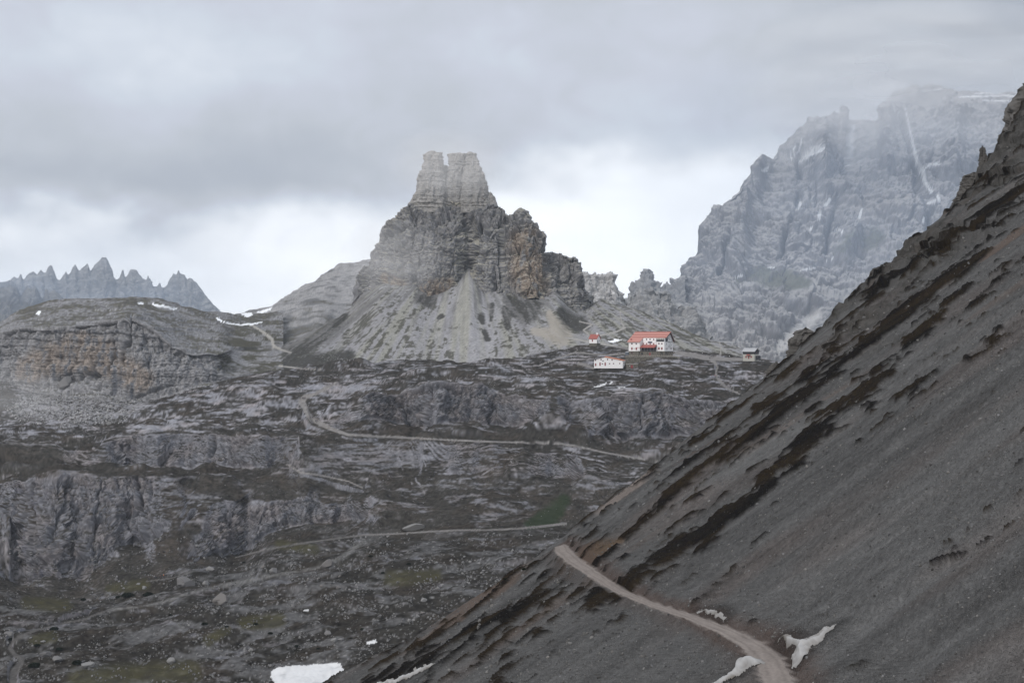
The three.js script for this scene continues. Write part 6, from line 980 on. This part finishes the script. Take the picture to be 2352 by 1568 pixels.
for (const [x, y, j, t, v, l, g] of [
  [1570, 806.5, DARK, 1, 0, 'dark-dressed hiker standing on the gravel yard by the huts', yard], [1574, 806.5, DARK, 2, 0, 'dark-dressed hiker standing on the gravel yard by the huts', yard], [1577.5, 806.5, DARK, 4, 0, 'dark-dressed hiker standing on the gravel yard by the huts', yard], [1599, 811, DARK, 3, 1, 'dark-dressed hiker standing on the gravel yard by the huts', yard],
  [1613.5, 814.5, WHITE, 1, 1, 'hiker in a white top on the gravel yard between the huts'], [1616.5, 816, DARK, 5, 0, 'dark-dressed hiker standing on the gravel yard by the huts', yard], [1621, 817, DARK, 0.5, 1, 'dark-dressed hiker standing on the gravel yard by the huts', yard], [1627, 815.5, GREY, 2.2, 0, 'dark-dressed hiker standing on the gravel yard by the huts', yard],
  [1631, 825, DARK, 3, 1, 'dark-dressed hiker walking in the middle of the gravel yard'], [1634, 820.5, GREY, 1, 0, 'dark-dressed hiker standing on the gravel yard by the huts', yard], [1638.5, 820.5, NAVY, 4, 1, 'dark-dressed hiker standing on the gravel yard by the huts', yard], [1663.7, 839, DARK, 2, 1, 'lone dark hiker on the grass below the gravel yard'], [1703, 843, DARK, 5, 0, 'lone dark hiker standing in front of the dark timber hut'],
  [1603, 828, DARK, 1, 0, 'dark hiker on the turf mound left of the gravel yard'], [1649, 842, DARK, 1, 1, 'dark hiker climbing the stony track just below the yard'], [1686, 822.5, MAROON, 4, 0, 'hiker in dark red beside the left wall of the timber hut'], [1676, 821.5, WHITE, 3, 0, 'hiker in white left of the one in dark red by the timber hut'],
  [1635.5, 865.5, MAROON, 1, 1, 'hiker in dark red at the left of the group on the track'], [1642.7, 866.5, RED, 0.3, 1, 'hiker in a bright red jacket on the track below the huts'], [1650, 869, DARK, 3, 1, 'dark-dressed hiker on the track below the huts', track], [1654, 866, DARK, 3.5, 0, 'dark-dressed hiker on the track below the huts', track], [1656.6, 868.5, NAVY, 3, 1, 'dark-dressed hiker on the track below the huts', track], [1645.5, 868.5, GREY, 2, 0, 'dark-dressed hiker on the track below the huts', track],
  [694.7, 917, DARK, 0, 0, 'dark hiker at the upper corner of the bend of the main path', bend], [697.4, 917.4, DARK, 3, 0, 'dark hiker at the upper corner of the bend of the main path', bend], [700.3, 917.2, DARK, 1, 1, 'dark hiker at the upper corner of the bend of the main path', bend], [698.8, 954, DARK, 1, 1, 'lone dark hiker midway down the bend of the main path'],
  [712.3, 962, NAVY, 2, 0, 'dark hiker in the lower group on the bend of the main path', 'lower group on the bend of the main path'], [716.3, 962, NAVY, 4, 0, 'dark hiker in the lower group on the bend of the main path', 'lower group on the bend of the main path'], [724, 969.5, DARK, 1, 1, 'dark hiker in the lower group on the bend of the main path', 'lower group on the bend of the main path'], [727.8, 969, MAROON, 2, 1, 'hiker in dark red at the right of the lower group on the bend'],
  [341, 1333, DARK, 1.6, 1, 'dark hiker in a row on the valley path below the left cliff', 'row of hikers on the valley path'], [355, 1330, DARK, 1.6, 1, 'dark hiker in a row on the valley path below the left cliff', 'row of hikers on the valley path'], [358.6, 1330, DARK, 1.6, 1, 'dark hiker in a row on the valley path below the left cliff', 'row of hikers on the valley path'], [367, 1328, MAROON, 1.6, 1, 'dark hiker in a row on the valley path below the left cliff', 'row of hikers on the valley path'], [375, 1326, ORANGE, 1.6, 1, 'hiker in an orange jacket on the valley path below the left cliff'], [379, 1326, DARK, 1.6, 0, 'dark hiker in a row on the valley path below the left cliff', 'row of hikers on the valley path'],
  [1151, 1214, DARK, 1.6, 1, 'dark hiker in a pair on the path across the valley floor', 'pair of hikers on the path across the valley floor'], [1155, 1214, DARK, 1.6, 0, 'dark hiker in a pair on the path across the valley floor', 'pair of hikers on the path across the valley floor'], [593, 761, DARK, 3, 1, 'tiny dark hiker climbing the path to the saddle'],
]) person(x, y, j, v ? [0.03, 0.03, 0.035] : [0.05, 0.047, 0.045], t, v, l, g, Math.round(x * 3) % 3 !== 0);

// ------------------------------------------------------------------ shreds of cloud that hang on the mountains
const matCloud = new THREE.MeshLambertMaterial({ vertexColors: true, transparent: true, depthWrite: false }); matCloud.name = 'cloud_vapour';
function cloud(px, py, z, rx, ry, rz, a, label, s, tone = 0.9, tint = [1, 1, 1.01]) {
  const g = new THREE.SphereGeometry(1, 128, 96), p = g.attributes.position, col = new Float32Array(p.count * 4), kx = rx / F * z, ky = ry / F * z;
  g.rotateX(Math.PI / 2);
  for (let i = 0; i < p.count; i++) {
    const x = p.getX(i), y = p.getY(i), zz = p.getZ(i), n = fbm(x * 1.5 + s, y * 1.7 + s * 2, zz * 0.8, 3), k = 1 + 0.12 * n;
    const al = a * Math.pow(Math.abs(zz), 2.4) * (0.55 + 0.45 * sst(-0.35, 0.35, n));
    p.setXYZ(i, x * kx, y * ky, zz * k * rz); col[i * 4] = tone * tint[0]; col[i * 4 + 1] = tone * tint[1]; col[i * 4 + 2] = tone * tint[2]; col[i * 4 + 3] = al;
  }
  g.setAttribute('color', new THREE.BufferAttribute(col, 4)); g.computeVertexNormals(); const m = new THREE.Mesh(g, matCloud); m.name = numbered('cloud'); m.position.copy(at(px, py, z)); tag(m, label, 'cloud'); scene.add(m);
}
cloud(2130, 180, 4480, 500, 180, 260, 0.46, 'broad grey cloud veiling the flat summit of the far mountain', 1, 0.80);
cloud(1930, 270, 4400, 280, 150, 200, 0.30, 'cloud drifting across the jagged notch of the far mountain', 2, 0.82);
cloud(2000, 470, 3300, 760, 420, 260, 0.18, 'thin bluish haze hanging in the valley before the far mountain', 3, 0.68, [0.74, 0.93, 1.24]);
cloud(1030, 380, 1490, 150, 90, 18, 0.30, 'thin mist around the tops of the twin summit towers', 4, 0.86);
cloud(900, 600, 1440, 130, 105, 24, 0.2, 'mist drifting along the left face of the tower mountain', 5, 0.84);
cloud(20, 905, 1130, 140, 90, 20, 0.15, 'mist at the left edge below the tawny wall', 6, 0.8);
cloud(210, 680, 5000, 520, 170, 200, 0.2, 'pale haze before the distant jagged peaks on the left', 7, 0.68, [0.74, 0.93, 1.24]);

renderer.render(scene, camera);
